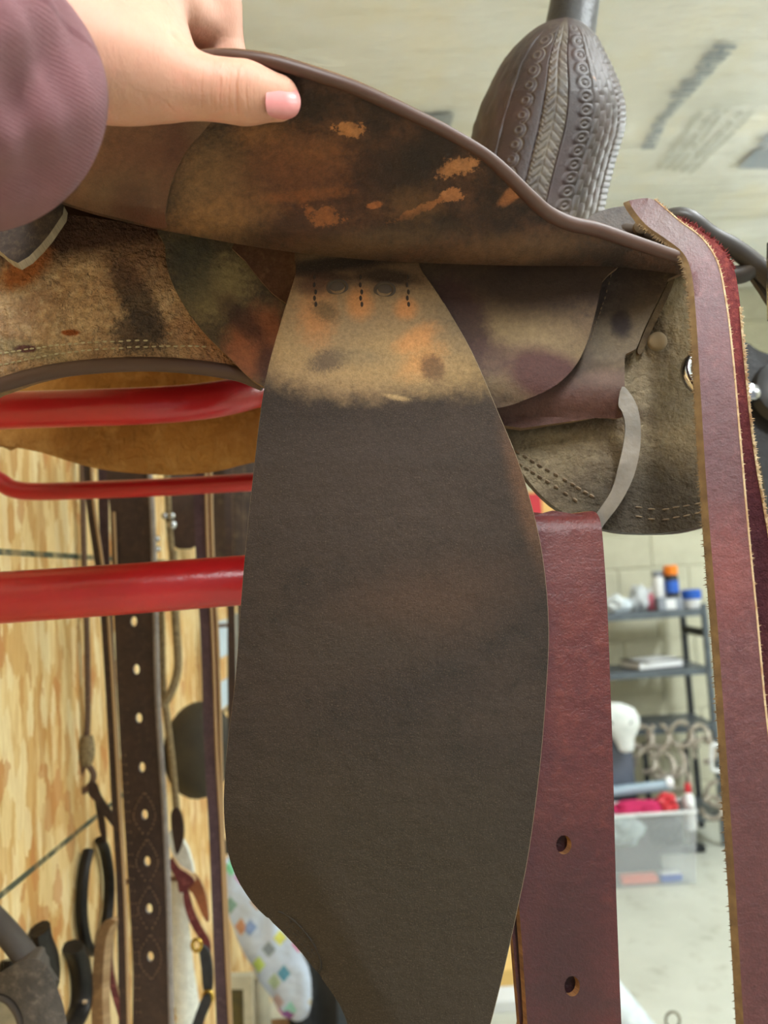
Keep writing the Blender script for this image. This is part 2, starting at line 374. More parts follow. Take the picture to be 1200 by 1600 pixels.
# ================================================================== THE SADDLE
saddle = thing('western_saddle', at(560, 900, .75), 'brown western saddle on the red rack, its seat flap held up by a hand', 'saddle')
DUST = (146, 122, 88)
m_edge = leather('raw_leather_edge', [(120, 92, 62), (92, 66, 44)], rough=.8)
m_edge_pale = leather('pale_cut_edge', [(168, 152, 126), (126, 108, 84)], rough=.8)
m_edge_dark = leather('burnished_edge', [(52, 38, 30), (36, 27, 22)], rough=.4)
# --- rear skirt, rough side dusty
m_skirt = leather('dusty_rough_skirt', [(174, 148, 116), (148, 118, 90), (194, 172, 138)], [
    (80, 365, 330, 42, 6, (66, 46, 38), dict(edge=.5, nz=.7, ns=22)),  # shade under the lifted flap, painted as a dark band
    (215, 470, 26, 80, 28, (64, 56, 52), dict(edge=.35, nz=2.0, ns=90, st=.85)), (215, 520, 40, 34, 10, (70, 62, 58), dict(edge=.3, nz=2.2, ns=110, st=.8)),
    (40, 420, 46, 22, 35, (150, 92, 52), dict(edge=.4, nz=1., ns=60)), (370, 520, 75, 75, 0, (150, 98, 66), dict(edge=.6, nz=1.2, ns=40, st=.7)),
    (250, 410, 90, 40, 0, (96, 66, 52), dict(edge=.6, nz=1., ns=30, st=.6)), (30, 545, 80, 12, -12, (142, 132, 104), dict(edge=.5, nz=1, ns=60, st=.7)), (110, 520, 14, 5, 0, (140, 78, 40), dict(nz=1.4, ns=90)), (40, 545, 18, 6, 0, (96, 66, 62), dict(nz=1.4, ns=90))],
    rough=.9, grain=.0026, gsc=120, spec=.15, fine=.5, fsc=80, speck=.5, speckcol=(84, 58, 42), big=12)
fs = lambda x, y: .632-.00004*(y-400)+.00001*max(0, 100-x)
sk = sheet('rear_skirt', [(-150, 330), (100, 335), (300, 365), (500, 380), (505, 560), (420, 600), (370, 586), (300, 577), (220, 573), (130, 578), (60, 592), (0, 612), (-150, 660)], fs, .009, [m_skirt, m_edge], saddle, g=22, label='dusty rough rear skirt')
m_bind = leather('dark_binding', [(60, 42, 38), (80, 60, 52), (42, 30, 29)], [(250, 555, 60, 14, 0, (112, 92, 70), dict(edge=.5, nz=1, ns=50, st=.7))], rough=.5, big=20)
bp = [(-150, 640), (-60, 612), (0, 594), (60, 577), (130, 566), (220, 561), (300, 565), (370, 576), (412, 592)]
px_tube('skirt_binding', [(x, y+8, .626) for x, y in bp], 12, m_bind, sk, segs=14)
m_thread = simple('waxed_thread', (186, 178, 148), (150, 138, 104), 300, .8, bump=0)
m_thread_d = simple('dirty_thread', (128, 108, 84), (104, 86, 66), 300, .8, bump=0)
stitches('stitching', [[(-20, 556), (60, 543), (140, 535), (240, 531)], [(-20, 575), (60, 558), (140, 547), (240, 541), (330, 541)]], m_thread, sk, lambda x, y: fs(x, y)-.001, 9, 7, .0007)
# --- rear jockey corner poking out under the sleeve
m_jock = leather('dark_jockey', [(64, 50, 42), (46, 36, 32), (96, 80, 64)], rough=.7, big=14)
sheet('rear_jockey', [(-150, 300), (-150, 330), (-40, 370), (0, 392), (28, 411), (62, 384), (88, 350), (100, 322), (60, 305)], lambda x, y: .604+.0002*(x-30), .006, [m_jock, m_edge_pale], saddle, smooth=2, tdir=(.15, .8, -.6))
# --- half round flap behind the fender
m_round = leather('worn_round_flap', [(56, 48, 40), (78, 66, 50), (104, 92, 66)], [
    (395, 540, 40, 60, -30, (138, 84, 56), dict(edge=.5, nz=1., ns=30)), (340, 450, 60, 40, 35, (122, 110, 76), dict(edge=.5, nz=2.4, ns=70, st=.8)), (300, 420, 34, 60, 0, (50, 52, 46), dict(edge=.6, nz=1.4, ns=50, st=.7)),
    (380, 500, 50, 18, -45, (54, 34, 32), dict(edge=.6, nz=1, ns=30, st=.8)), (420, 570, 20, 30, 0, (66, 40, 36), dict(edge=.5, nz=.8, ns=30, st=.8))], rough=.75, grain=.001, gsc=150, big=16, speck=.25, speckcol=(150, 130, 92))
fr_ = lambda x, y: .622-.00004*(y-400)-.006*max(0, min(1, (x-258)/160))
rf = sheet('rear_round_flap', [(262, 350), (258, 385), (263, 425), (282, 468), (312, 512), (352, 552), (408, 602), (480, 610), (510, 400), (480, 370)], fr_, .007, [m_round, m_edge], saddle, smooth=4, g=22, label='worn half-round leather flap')
m_brown = leather('smooth_brown', [(86, 60, 44), (72, 48, 36), (100, 76, 56)], rough=.75, big=14, spec=.12)
sheet('strap_keeper', [(366, 380), (384, 408), (404, 434), (436, 466), (480, 480), (510, 400), (480, 375)], lambda x, y: .609, .004, [m_brown, m_edge], saddle, smooth=3, g=30)
# --- front skirt
m_fskirt = leather('dusty_front_skirt', [(146, 130, 104), (124, 108, 88), (160, 144, 116)], [
    (1015, 800, 140, 90, 0, (62, 56, 50), dict(edge=.6, nz=.6, ns=14, st=.9)), (880, 650, 130, 22, 0, (58, 42, 34), dict(edge=.6, nz=.6, ns=20, st=.8)), (1080, 470, 60, 50, 0, (136, 122, 96), dict(edge=.5, nz=1., ns=40, st=.6)),  # narrow dark band paints the shade below the rigging plate
    (1060, 610, 50, 60, 0, (118, 108, 90), dict(edge=.5, nz=1, ns=30, st=.7)), (1015, 500, 22, 50, 25, (76, 62, 48), dict(edge=.5, nz=1, ns=40, st=.8))],
    rough=.92, grain=.0022, gsc=170, spec=.12, speck=.75, speckcol=(78, 64, 50), big=10)
ff = lambda x, y: .645-.00003*(y-400)+.00005*max(0, x-1050)
fsk = sheet('front_skirt', [(640, 390), (900, 395), (1110, 405), (1136, 560), (1146, 700), (1140, 800), (1110, 818), (1045, 832), (990, 833), (935, 825), (885, 803), (850, 778), (815, 737), (780, 680), (640, 640)], ff, .010, [m_fskirt, m_edge_dark], saddle, smooth=5, g=25, label='dusty rough front skirt')
stitches('stitching', [[(803, 702), (850, 730), (900, 760), (928, 776)], [(808, 722), (850, 748), (905, 786)]], m_thread_d, fsk, lambda x, y: ff(x, y)-.0012, 9.5, 8, .0011)
stitches('stitching', [[(985, 792), (1040, 795), (1108, 783)], [(985, 806), (1040, 811), (1108, 797)]], m_thread_d, fsk, lambda x, y: ff(x, y)-.0008, 15, 11, .0006)
px_tube('skirt_binding', [(770, 668, .643), (800, 716, .643), (830, 757, .643), (868, 790, .642), (905, 810, .642), (950, 827, .642), (1000, 831, .642), (1060, 829, .642), (1112, 816, .644), (1138, 806, .648)], 7, m_bind, fsk, segs=8, flat=.7)
lathe('rivet', [(.0001, .0035), (.004, .003), (.0065, .0018), (.0075, 0), (.0075, -.003)], at(1028, 533, .632), m_fskirt, fsk, 16, Matrix.Rotation(math.pi/2, 4, 'X').to_euler(), label='dusty round rivet head')
m_chrome = simple('nickel_plate', (200, 200, 202), (170, 172, 176), 60, .18, 1, .0002, 200)
cr_ = thing('chrome_ring', at(1090, 600, .63), 'shiny chrome ring and post on the saddle front skirt beside the burgundy straps', 'ring')
tube('post', [at(1098, 520, .624), at(1092, 545, .618), at(1085, 572, .614)], .0058, m_chrome, cr_, segs=14)
tube('ring', [at(1080, 562, .612), at(1072, 580, .606), at(1080, 600, .603), at(1100, 612, .603), at(1122, 600, .606), at(1124, 575, .61), at(1105, 560, .612)], .0042, m_chrome, cr_, segs=12, closed=True)
# --- rigging plate and its cover
m_plate = leather('rigging_plate', [(66, 52, 44), (86, 68, 54), (102, 86, 68)], [
    (880, 650, 150, 55, 0, (78, 46, 38), dict(edge=.5, nz=.5, ns=14, st=.9)), (980, 520, 70, 40, 20, (112, 98, 78), dict(edge=.6, nz=.9, ns=20, st=.8)), (960, 440, 50, 60, 0, (56, 46, 44), dict(edge=.6, nz=.8, ns=20, st=.7)), (970, 505, 16, 22, 10, (46, 34, 32), dict(edge=.5, nz=1.2, ns=40)), (950, 590, 30, 12, 0, (112, 88, 76), dict(edge=.7, nz=.8, ns=40, st=.6))],
    rough=.6, grain=.0006, big=12, spec=.35)
def fp(x, y):
    t = max(0, min(1, (y-560)/92)); bulge = .014*math.sin(t*math.pi*.92)**.8 if t > 0 else 0
    return .628-.00003*(y-400)-bulge-.006*max(0, (1000-x)/400)
rp = sheet('rigging_plate', [(640, 400), (1052, 410), (1044, 436), (1032, 462), (1018, 490), (1004, 520), (994, 545), (978, 553), (976, 570), (976, 600), (975, 630), (972, 652), (930, 653), (700, 653)], fp, .008, [m_plate, m_edge], saddle, smooth=2, g=12, label='brown rigging plate wrapped round the dee ring')
m_worn = leather('worn_edge_band', [(112, 94, 70), (84, 68, 50)], rough=.85, big=30)
sheet('worn_edge', [(1052, 408), (1046, 435), (1034, 462), (1020, 490), (1006, 520), (996, 548), (1003, 552), (1014, 525), (1028, 497), (1042, 468), (1053, 440), (1058, 412)], .634, .004, [m_worn, m_edge], rp, smooth=3, g=12)
stitches('stitching', [[(956, 425), (944, 470), (933, 500), (922, 534)]], m_thread_d, rp, lambda x, y: fp(x, y)-.0006, 6.5, 5, .0005)
m_cover = leather('rigging_cover', [(74, 56, 44), (98, 78, 58), (58, 44, 36)], [
    (790, 540, 130, 60, -8, (130, 110, 80), dict(edge=.7, nz=1., ns=16, st=.85)), (840, 440, 150, 50, 0, (48, 36, 32), dict(edge=.6, nz=.8, ns=14, st=.9)), (860, 590, 80, 40, -22, (70, 40, 38), dict(edge=.35, nz=.5, ns=16, st=.95)), (720, 500, 40, 70, 25, (56, 34, 34), dict(edge=.4, nz=1.2, ns=40, st=.85)), (760, 560, 40, 30, 0, (70, 46, 44), dict(edge=.5, nz=1.8, ns=60, st=.7))],  # dark oval along the top paints the flap's shade on the cover
    rough=.68, grain=.0006, big=11, spec=.3)
fc = lambda x, y: .604-.00004*(y-400)-.008*math.exp(-((y-590)/40)**2)*max(0, min(1, (910-x)/60))
sheet('rigging_cover', [(640, 395), (950, 400), (941, 440), (930, 490), (916, 538), (898, 573), (868, 602), (825, 623), (775, 638), (690, 640)], fc, .005, [m_cover, m_edge], saddle, smooth=4, g=16, label='dusty brown rigging cover with a rounded corner')
# --- dee ring, flat cast metal
m_dee = simple('dull_steel', (160, 155, 148), (136, 132, 126), 40, .4, 1, .0003, 150)
dee = thing('rigging_dee', at(960, 740, .62), 'flat dull steel rigging dee ring holding the wide burgundy strap', 'dee ring')
sheet('ring_band', [(972, 604), (985, 615), (996, 636), (1001, 665), (1000, 702), (990, 745), (970, 785), (945, 818), (930, 838), (890, 858), (850, 852), (850, 830), (890, 834), (915, 822), (936, 797), (956, 765), (966, 730), (974, 695), (977, 665), (972, 643), (966, 632)], lambda x, y: .604-.00009*(x-975)+.00002*(y-600), .006, m_dee, dee, smooth=3, g=12)
px_tube('ring_bar', [(976, 617, .615), (900, 617, .616), (820, 620, .617)], 9, m_dee, dee, segs=10)
# --- fender
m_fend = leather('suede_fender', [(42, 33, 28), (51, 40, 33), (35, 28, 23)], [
    (600, 1450, 330, 260, 0, (46, 38, 26), dict(edge=.6, nz=.5, ns=6, st=.85)), (640, 960, 150, 60, 20, (74, 52, 38), dict(edge=.8, nz=.9, ns=14, st=.5)), (560, 1010, 130, 50, 0, (48, 40, 33), dict(edge=.8, nz=.6, ns=10, st=.7)), (560, 760, 190, 100, 0, (66, 54, 47), dict(edge=.9, nz=.8, ns=16, st=.5)), (820, 760, 18, 110, 14, (108, 74, 50), dict(edge=.8, nz=.9, ns=40, st=.5)),
    (575, 500, 205, 118, 3, (138, 112, 80), dict(edge=.22, nz=.55, ns=24)), (600, 560, 220, 42, -6, (152, 124, 84), dict(edge=.6, nz=1.3, ns=34, st=.75)), (585, 420, 150, 36, 0, (84, 62, 44), dict(edge=.6, nz=1.0, ns=26, st=.85)),
    (530, 520, 60, 30, 10, (134, 112, 84), dict(edge=.7, nz=.9, ns=24, st=.6)), (745, 470, 60, 80, -30, (96, 84, 66), dict(edge=.7, nz=1, ns=22, st=.7)),
    (495, 495, 26, 40, 0, (176, 118, 70), dict(edge=.7, nz=1.8, ns=40, st=.7)), (650, 530, 34, 16, 30, (186, 128, 76), dict(edge=.6, nz=1.8, ns=40, st=.75)), (660, 565, 34, 20, 35, (182, 128, 76), dict(edge=.7, nz=1.8, ns=40, st=.7)), (562, 475, 20, 22, 0, (188, 124, 70), dict(edge=.6, nz=1, ns=40, st=.7)), (634, 482, 16, 16, 0, (190, 124, 70), dict(edge=.6, nz=1, ns=40, st=.7)),
    (475, 425, 70, 9, -8, (46, 32, 26), dict(edge=.5, nz=1., ns=30, st=.9)), (530, 412, 90, 12, 4, (34, 26, 22), dict(edge=.5, nz=.9, ns=26, st=.95)), (605, 432, 45, 12, -6, (46, 34, 26), dict(edge=.5, nz=1, ns=30, st=.9)), (490, 445, 30, 16, 0, (74, 48, 34), dict(edge=.6, nz=1, ns=30, st=.8)),  # dark streaks paint the shade just under the flap edge
    (512, 564, 30, 16, 15, (88, 72, 58), dict(edge=.6, nz=2.6, ns=130, st=.9)), (508, 486, 22, 14, -30, (96, 78, 52), dict(edge=.6, nz=2.6, ns=130, st=.8)), (676, 575, 18, 22, 30, (98, 72, 50), dict(edge=.4, nz=1.4, ns=90, st=.85)), (560, 558, 40, 14, 0, (122, 104, 78), dict(edge=.7, nz=1.2, ns=40, st=.6)), (620, 621, 18, 4, -10, (160, 132, 92), dict(edge=.6, nz=2, ns=120, st=.8))],
    rough=.8, grain=.0007, gsc=420, spec=.3, speck=.7, speckcol=(122, 104, 82), big=5, fine=.38, fsc=150)
def ffd(x, y):
    d = .590-.030*max(0, min(1, (y-400)/320))-.010*max(0, (y-720)/900)
    xc = 560+.06*(y-400); d += .016*((x-xc)/260)**2
    if y > 1280: d += .00016*max(0, 470+.55*(y-1330)-x)*min(1, (y-1280)/120)
    return d
LF = [(474, 385), (462, 430), (440, 500), (414, 600), (396, 740), (380, 900), (369, 1050), (354, 1180), (350, 1270), (361, 1350), (394, 1410), (440, 1455), (482, 1502), (530, 1568), (580, 1650)]
RF = [(628, 385), (660, 425), (694, 475), (737, 550), (776, 640), (809, 720), (833, 800), (849, 880), (857, 980), (853, 1080), (843, 1200), (826, 1330), (806, 1430), (786, 1520), (766, 1600), (752, 1650)]
def rel(x, y):
    # maker's oval pressed into the hide near its lower corner
    a = math.radians(52); u = (x-462)*math.cos(a)+(y-1472)*math.sin(a); v = -(x-462)*math.sin(a)+(y-1472)*math.cos(a); r = (u/62)**2+(v/22)**2
    return -.0010*math.exp(-((r-1)/.13)**2)
m_fedge = leather('grey_cut_edge', [(112, 100, 86), (150, 128, 96), (84, 76, 66)], rough=.7, big=30)
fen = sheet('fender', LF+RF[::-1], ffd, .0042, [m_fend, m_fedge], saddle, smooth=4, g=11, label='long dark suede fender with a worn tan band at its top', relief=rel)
px_tube('fender_edge', [(x-1.5, y, ffd(x, y)+.0012) for x, y in RF[2:]], 2.0, m_fedge, fen, segs=6, sm=4)
px_tube('fender_edge', [(x+1, y, ffd(x, y)+.0015) for x, y in LF[1:9]], 1.2, m_fedge, fen, segs=6, sm=4)
m_hole = leather('sunken_rivet', [(74, 60, 44), (50, 40, 32)], rough=.7)
for (x, y, r) in ((527, 449, 16), (601, 453, 16)):
    k = r*.585/F
    lathe('rivet', [(.0001, .0004), (k*.55, .0003), (k*.75, -.0002), (k*.9, .0009), (k*1.12, .0004), (k*1.15, -.002)], at(x, y, ffd(x, y)-.0002), m_hole, fen, 20, Matrix.Rotation(math.pi/2, 4, 'X').to_euler(), scale=(1, .78, 1))
m_slit = simple('dark_thread', (46, 34, 26), rough=.9, bump=0)
for x in (491, 563, 636): stitches('stitching', [[(x, 428), (x+1, 455), (x+2, 490)]], m_slit, fen, lambda a, b_: ffd(a, b_)-.0001, 9, 8, .0010, 1.5)
a_ = math.radians(52); m_stamp = leather('pressed_mark', [(34, 27, 18), (27, 22, 16)], rough=.7)
stitches('stamp_marks', [[(462+u*math.cos(a_)-v*math.sin(a_), 1472+u*math.sin(a_)+v*math.cos(a_)) for u in (-34, -14, 14, 34)] for v in (-6, -13)], m_stamp, fen, lambda x, y: ffd(x, y)+.0004, 7, 4, .0008, 1.5)
px_tube('stamp_oval', [(x, y, ffd(x, y)+.0004) for x, y in [(462+58*math.cos(q)*math.cos(a_)-21*math.sin(q)*math.sin(a_), 1472+58*math.cos(q)*math.sin(a_)+21*math.sin(q)*math.cos(a_)) for q in np.linspace(-2.75, .05, 14)]], 1.8, m_stamp, fen, segs=6)
# --- seat flap lifted by the hand, underside seen
m_flap = leather('flap_underside', [(46, 31, 24), (80, 52, 36), (27, 20, 18)], [
    (340, 300, 64, 74, 20, (124, 94, 62), dict(edge=.8, nz=1.8, ns=60, st=.8)), (360, 330, 80, 26, 12, (130, 94, 58), dict(edge=.6, nz=2., ns=60, st=.7)), (410, 210, 40, 20, 0, (130, 88, 52), dict(edge=.6, nz=1.6, ns=60, st=.7)), (470, 255, 70, 45, 0, (128, 82, 50), dict(edge=.6, nz=2.2, ns=50, st=.75)),
    (545, 203, 24, 13, 0, (166, 112, 68), dict(edge=.1, nz=4.2, ns=34)), (480, 305, 60, 10, 5, (142, 88, 48), dict(edge=.4, nz=1.6, ns=50, st=.85)), (505, 338, 30, 14, -10, (148, 92, 54), dict(edge=.2, nz=4.2, ns=36)), (492, 240, 36, 16, 10, (124, 80, 46), dict(edge=.5, nz=1.8, ns=60, st=.8)), (585, 320, 12, 6, 10, (160, 98, 58), dict(edge=.2, nz=2, ns=50)),
    (716, 261, 34, 13, 12, (172, 118, 76), dict(edge=.1, nz=3.6, ns=30)), (705, 305, 20, 11, 10, (164, 108, 68), dict(edge=.1, nz=3.8, ns=34)), (650, 330, 46, 6, 26, (160, 100, 60), dict(edge=.15, nz=3.8, ns=34)), (805, 300, 30, 10, 38, (150, 96, 60), dict(edge=.3, nz=1.2, ns=40)),
    (640, 360, 70, 24, 10, (30, 22, 19), dict(edge=.5, nz=1, ns=20, st=.9)), (620, 270, 60, 40, 0, (40, 28, 23), dict(edge=.6, nz=1, ns=16, st=.8)), (800, 390, 120, 24, 4, (104, 76, 52), dict(edge=.7, nz=1., ns=16, st=.7)), (560, 385, 130, 22, 8, (96, 72, 50), dict(edge=.7, nz=1.1, ns=20, st=.7)), (680, 230, 50, 30, 30, (34, 25, 22), dict(edge=.5, nz=1, ns=20, st=.8)), (460, 290, 100, 60, 0, (86, 46, 32), dict(edge=.8, nz=1.4, ns=20, st=.5)), (650, 320, 40, 26, 0, (112, 80, 50), dict(edge=.7, nz=1.6, ns=34, st=.5))],
    rough=.62, grain=.0010, gsc=180, spec=.4, big=16, fine=.5, fsc=60)
BOT = [(40, 296), (80, 313), (140, 333), (200, 348), (260, 361), (330, 374), (400, 386), (480, 397), (560, 405), (640, 410), (800, 415), (960, 417), (1090, 432)]
TOP = [(1100, 428), (1075, 405), (1030, 388), (980, 371), (930, 354), (890, 345), (855, 328), (826, 302), (790, 266), (755, 236), (700, 203), (650, 178), (600, 154), (550, 132), (500, 115), (455, 101), (420, 92), (380, 86), (340, 84), (300, 88), (230, 110), (150, 150), (70, 210)]
bx_ = [p[0] for p in BOT]; by_ = [p[1] for p in BOT]
def fd(x, y):
    yb = float(np.interp(x, bx_, by_)); h = (yb-y)/290; base = .566+.028*max(0, min(1, (x-820)/260))
    d = base-.112*max(0, h)
    k = max(0, 1-(yb-y)/34.); d += .022*k*k
    return d
flap = sheet('seat_flap', BOT+TOP, fd, .005, [m_flap, m_edge], saddle, smooth=4, g=12, label='lifted seat flap showing its stained underside')
fold = []  # added strip behind the flap hinge, blocks light from above
for (x, y) in BOT: fold.append((at(x, y-3, fd(x, y-3)+.004), at(x, y-26, .72)))
V = [p for q in fold for p in q]; mf = mesh('flap_light_block', V, [[2*i, 2*i+1, 2*i+3, 2*i+2] for i in range(len(fold)-1)]); fo = link('flap_light_block', mf, m_edge_dark, flap); fo.modifiers.new('thick', 'SOLIDIFY').thickness = .004
m_roll = leather('rolled_rim', [(84, 52, 38), (60, 38, 29), (116, 76, 54)], rough=.5, big=40, grain=.0006, gsc=200, spec=.5)
tube('rolled_rim', [at(x, y+4, fd(x, y+6)-.001) for x, y in TOP[:-2]][::1], lambda t: (.0038+.0012*math.sin(min(1, t*2.2)*math.pi)), m_roll, flap, segs=12, sm=6)
m_lin = leather('red_brown_lining', [(92, 56, 42), (108, 74, 54), (76, 44, 32)], [(300, 250, 40, 90, 20, (78, 40, 28), dict(edge=.7, nz=1., ns=26, st=.8)), (180, 310, 70, 40, 10, (82, 66, 50), dict(edge=.7, nz=1, ns=26, st=.6)), (325, 200, 30, 30, 0, (100, 78, 58), dict(edge=.8, nz=1, ns=30, st=.6)), (205, 320, 28, 40, 10, (66, 34, 26), dict(edge=.7, nz=1.2, ns=40, st=.7))], rough=.5, big=10, spec=.45)
sheet('flap_lining', [(44, 292), (80, 309), (140, 329), (200, 344), (257, 357), (258, 335), (266, 290), (288, 240), (318, 205), (345, 170), (355, 130), (300, 100), (150, 155), (70, 212)], lambda x, y: fd(x, y)-.0028, .0025, [m_lin, m_edge], flap, smooth=4, g=14, label='smooth red-brown lining piece')
# --- swell with tooled bands, and the horn
def swell():
    Yr = [352, 330, 300, 250, 200, 165, 130, 100, 75, 55, 40, 31, 27]
    XL = [700, 708, 716, 728, 739, 750, 767, 782, 801, 822, 842, 862, 884]; XR = [936, 944, 949, 962, 977, 978, 968, 955, 942, 932, 917, 903, 886]
    nr, nc = 420, 560; V = []; dust = []; R = np.linspace(0, 1, nr+1)
    # finer rows towards the crown
    ys = 352-(352-27.2)*np.sin(R*math.pi/2)**1.0
    yi = np.array(Yr[::-1], float); xl = np.interp(ys, yi, XL[::-1]); xr = np.interp(ys, yi, XR[::-1])
    k = np.hanning(47)[1:-1]; k /= k.sum()
    xl[6:-6] = np.convolve(np.pad(xl, 22, 'edge'), k, 'valid')[6:-6]; xr[6:-6] = np.convolve(np.pad(xr, 22, 'edge'), k, 'valid')[6:-6]
    v_along = np.cumsum(np.r_[0, np.hypot(np.diff(ys)*1.06, np.diff((xl+xr)/2))])
    for j in range(nr+1):
        xc = (xl[j]+xr[j])/2; w_ = (xr[j]-xl[j])/2; dep = .076*min(1., (w_/105))**.75; cen = .80
        for i in range(nc):
            a = -math.pi/2+2*math.pi*i/nc if i <= nc//2 else -math.pi/2+2*math.pi*i/nc
            s = math.sin(a); cx = xc+w_*s; d = cen-dep*math.cos(a); h = 0; du = 0
            if math.cos(a) > -.05:
                v = v_along[j]; fade = min(1, max(0, (w_-30)/30))
                # borders between the bands
                for s0 in (-.62, -.13, .21, .565, .90): h -= .0013*math.exp(-((s-s0)/.011)**2)
                if -.62 < s < -.13:                     # left scalloped border with ring stamps
                    ph = (v % 25)/25; ru = (ph-.5)*25; rv = (s+.40)*w_; rr = math.hypot(ru, rv)
                    h += .0007*math.exp(-((rr-5.2)/1.7)**2); ar = math.hypot(ru, rv+1); e = math.exp(-((ar-13.5)/1.3)**2) if rv > 0 else 0
                    h -= .0009*e; du += .5*e+.35*math.exp(-((rr-5.2)/1.5)**2)
                elif -.13 <= s <= .21:                  # braided band
                    c0 = s-.035; sl = abs(c0)*w_*.95; ph = ((v+sl) % 15)/15; h += .0011*(abs(math.sin(math.pi*ph))**.6-.5)*(1-math.exp(-(c0/.018)**2)); h -= .0007*math.exp(-(c0/.02)**2)
                    if s < -.06 or s > .15: h += .0007*(abs(math.sin(v*.42+s*40))-.5)
                    du += .62+.3*(.5-abs(math.sin(math.pi*ph)))
                elif .21 < s < .565:                    # right scalloped border
                    ph = (v % 23)/23; ru = (ph-.5)*23; rv = (s-.455)*w_; rr = math.hypot(ru, rv); e = 1/(1+math.exp((rr-12)/.7)); h += .0014*e; h -= .0010*math.exp(-((rr-4.5)/1.5)**2); du += .25*math.exp(-((rr-4.5)/1.3)**2)
                elif .565 <= s < .90:                   # basket stamps
                    g1 = (s-.565)/.335*4; h += .0010*(abs(math.sin(math.pi*g1))**.5)*abs(math.sin(math.pi*v/26+(int(g1) % 2)*1.57))**.4; du += .12
                elif s >= .90: h += .0008*abs(math.sin(v*.3)); du += .15
                else: h += .0010*noise.noise((s*14, v*.05, 0)); du += .25*max(0, noise.noise((s*22, v*.03, 5)))
                if ys[j] > 300: du += .02*(ys[j]-300)*.5
                h *= fade
            p = at(cx, ys[j], d); out = Vector((math.sin(a), -math.cos(a), 0)); V.append(p+out*h); dust.append(max(0, min(1, du)))
    Fc = []
    for j in range(nr):
        for i in range(nc): a = j*nc+i; b_ = j*nc+(i+1) % nc; Fc.append([a, b_, b_+nc, a+nc])
    Fc += [list(range(nc))[::-1], [nr*nc+i for i in range(nc)]]
    me = mesh('swell', V, Fc, True, 60); at_ = me.attributes.new('dust', 'FLOAT', 'POINT'); at_.data.foreach_set('value', dust); return me
b = MB('tooled_leather'); A = b.N.new('ShaderNodeAttribute'); A.attribute_name = 'dust'
col = b.mix(lin((38, 26, 23)), lin((58, 40, 37)), b.noise(24, .35, .65)); col = b.mix(col, lin((128, 118, 98)), b.mul(A.outputs['Fac'], b.noise(60, .2, .9))); col = b.mix(col, lin((172, 116, 68)), b.noise(16, .70, .74, 5))
b.bump(b.noise(400, 0, 1), .0004); m_swell = b.done(col, b.noise(30, -1.6, 2.9), 0, .34)
link('swell', swell(), m_swell, saddle)['label'] = 'rounded fork swell with braided and scalloped tooling'
m_horn = simple('black_leather_wrap', (28, 25, 24), (40, 36, 34), 30, .38, bump=.0006, bsc=200)
hb = at(892, 40, .86); ht = at(912, -80, .87)
tube('horn', [hb+(hb-ht)*.25, hb, hb+(ht-hb)*.35, hb+(ht-hb)*.7, ht, ht+(ht-hb)*.25], lambda t: .0285-.002*math.sin(t*math.pi), m_horn, saddle, segs=28, label='dark wrapped horn neck')
ncp = ht+(ht-hb)*.3
lathe('horn_cap', [(.02, -.012), (.04, -.01), (.046, 0), (.043, .01), (.02, .015), (.0005, .016)], ncp, m_horn, saddle, 28)
# seat behind the flap and bar pad, closing the tree
m_seat = simple('seat_leather', (74, 50, 38), (58, 40, 32), 20, .5)
V = []; Fc = []; n_, m_ = 24, 14
for i in range(n_+1):
    t = i/n_; x = 70+t*700; top = 330-40*math.sin(t*math.pi)+(-150*max(0, .25-t)/.25)+20*t
    for j in range(m_):
        a = math.pi*j/(m_-1); d = .83-.16*math.cos(a); V.append(at(x, 395-(395-top)*math.sin(a)*.8, d))
for i in range(n_):
    for j in range(m_-1): a = i*m_+j; Fc.append([a, a+1, a+m_+1, a+m_])
so = link('seat', mesh('seat', V, Fc), m_seat, saddle); so.modifiers.new('thick', 'SOLIDIFY').thickness = .006
# pommel leathers in front of the swell
m_dark = leather('dark_pommel_leather', [(58, 48, 42), (74, 62, 54), (44, 36, 32)], rough=.5, big=18)
sheet('pommel_leather', [(916, 346), (938, 330), (976, 322), (1010, 328), (1050, 358), (1082, 396), (1040, 392), (985, 376), (940, 362)], lambda x, y: .665-.00015*(y-330), .016, [m_dark, m_edge_dark], saddle, smooth=4, g=14, tdir=(0, .7, -.7))
px_tube('pommel_roll', [(900, 352, .70), (950, 357, .675), (1000, 362, .66), (1040, 378, .65), (1090, 405, .65)], 13, m_dark, saddle, segs=12, flat=.8)
lathe('rivet', [(.0001, .003), (.004, .002), (.006, 0), (.006, -.004)], at(1002, 354, .651), m_worn, saddle, 14, Matrix.Rotation(math.pi/2, 4, 'X').to_euler())
# far side skirt with its fleece lining, seen through below
b = MB('tan_fleece'); col = b.mix(lin((190, 138, 74)), lin((150, 102, 52)), b.noise(9, .35, .7, 6)); col = b.mix(col, lin((206, 160, 96)), b.noise(40, .5, .8, 5)); b.bump(b.noise(90, 0, 1, 6, .75, (1, 1, .5)), .008); b.bump(b.noise(18, 0, 1, 4), .02); m_fleece = b.done(col, .95, 0, .1)
sheet('fleece_lining', [(-10, 560), (200, 540), (420, 560), (700, 540), (700, 690), (560, 715), (480, 716), (400, 722), (330, 738), (250, 742), (150, 732), (60, 706), (0, 696), (-12, 690)], lambda x, y: .93+.0001*(x-200)*.3-.03*math.sin(max(0, min(1, (745-y)/60))*1.57)+.00012*(745-y), .03, m_fleece, saddle, smooth=4, g=18, label='tan fleece lining of the far side')
sheet('far_skirt', [(-12, 545), (200, 530), (420, 545), (760, 530), (760, 690), (560, 705), (420, 708), (330, 724), (250, 728), (150, 718), (60, 694), (-10, 680)], .985, .008, [m_jock, m_edge], saddle, smooth=4, g=60)
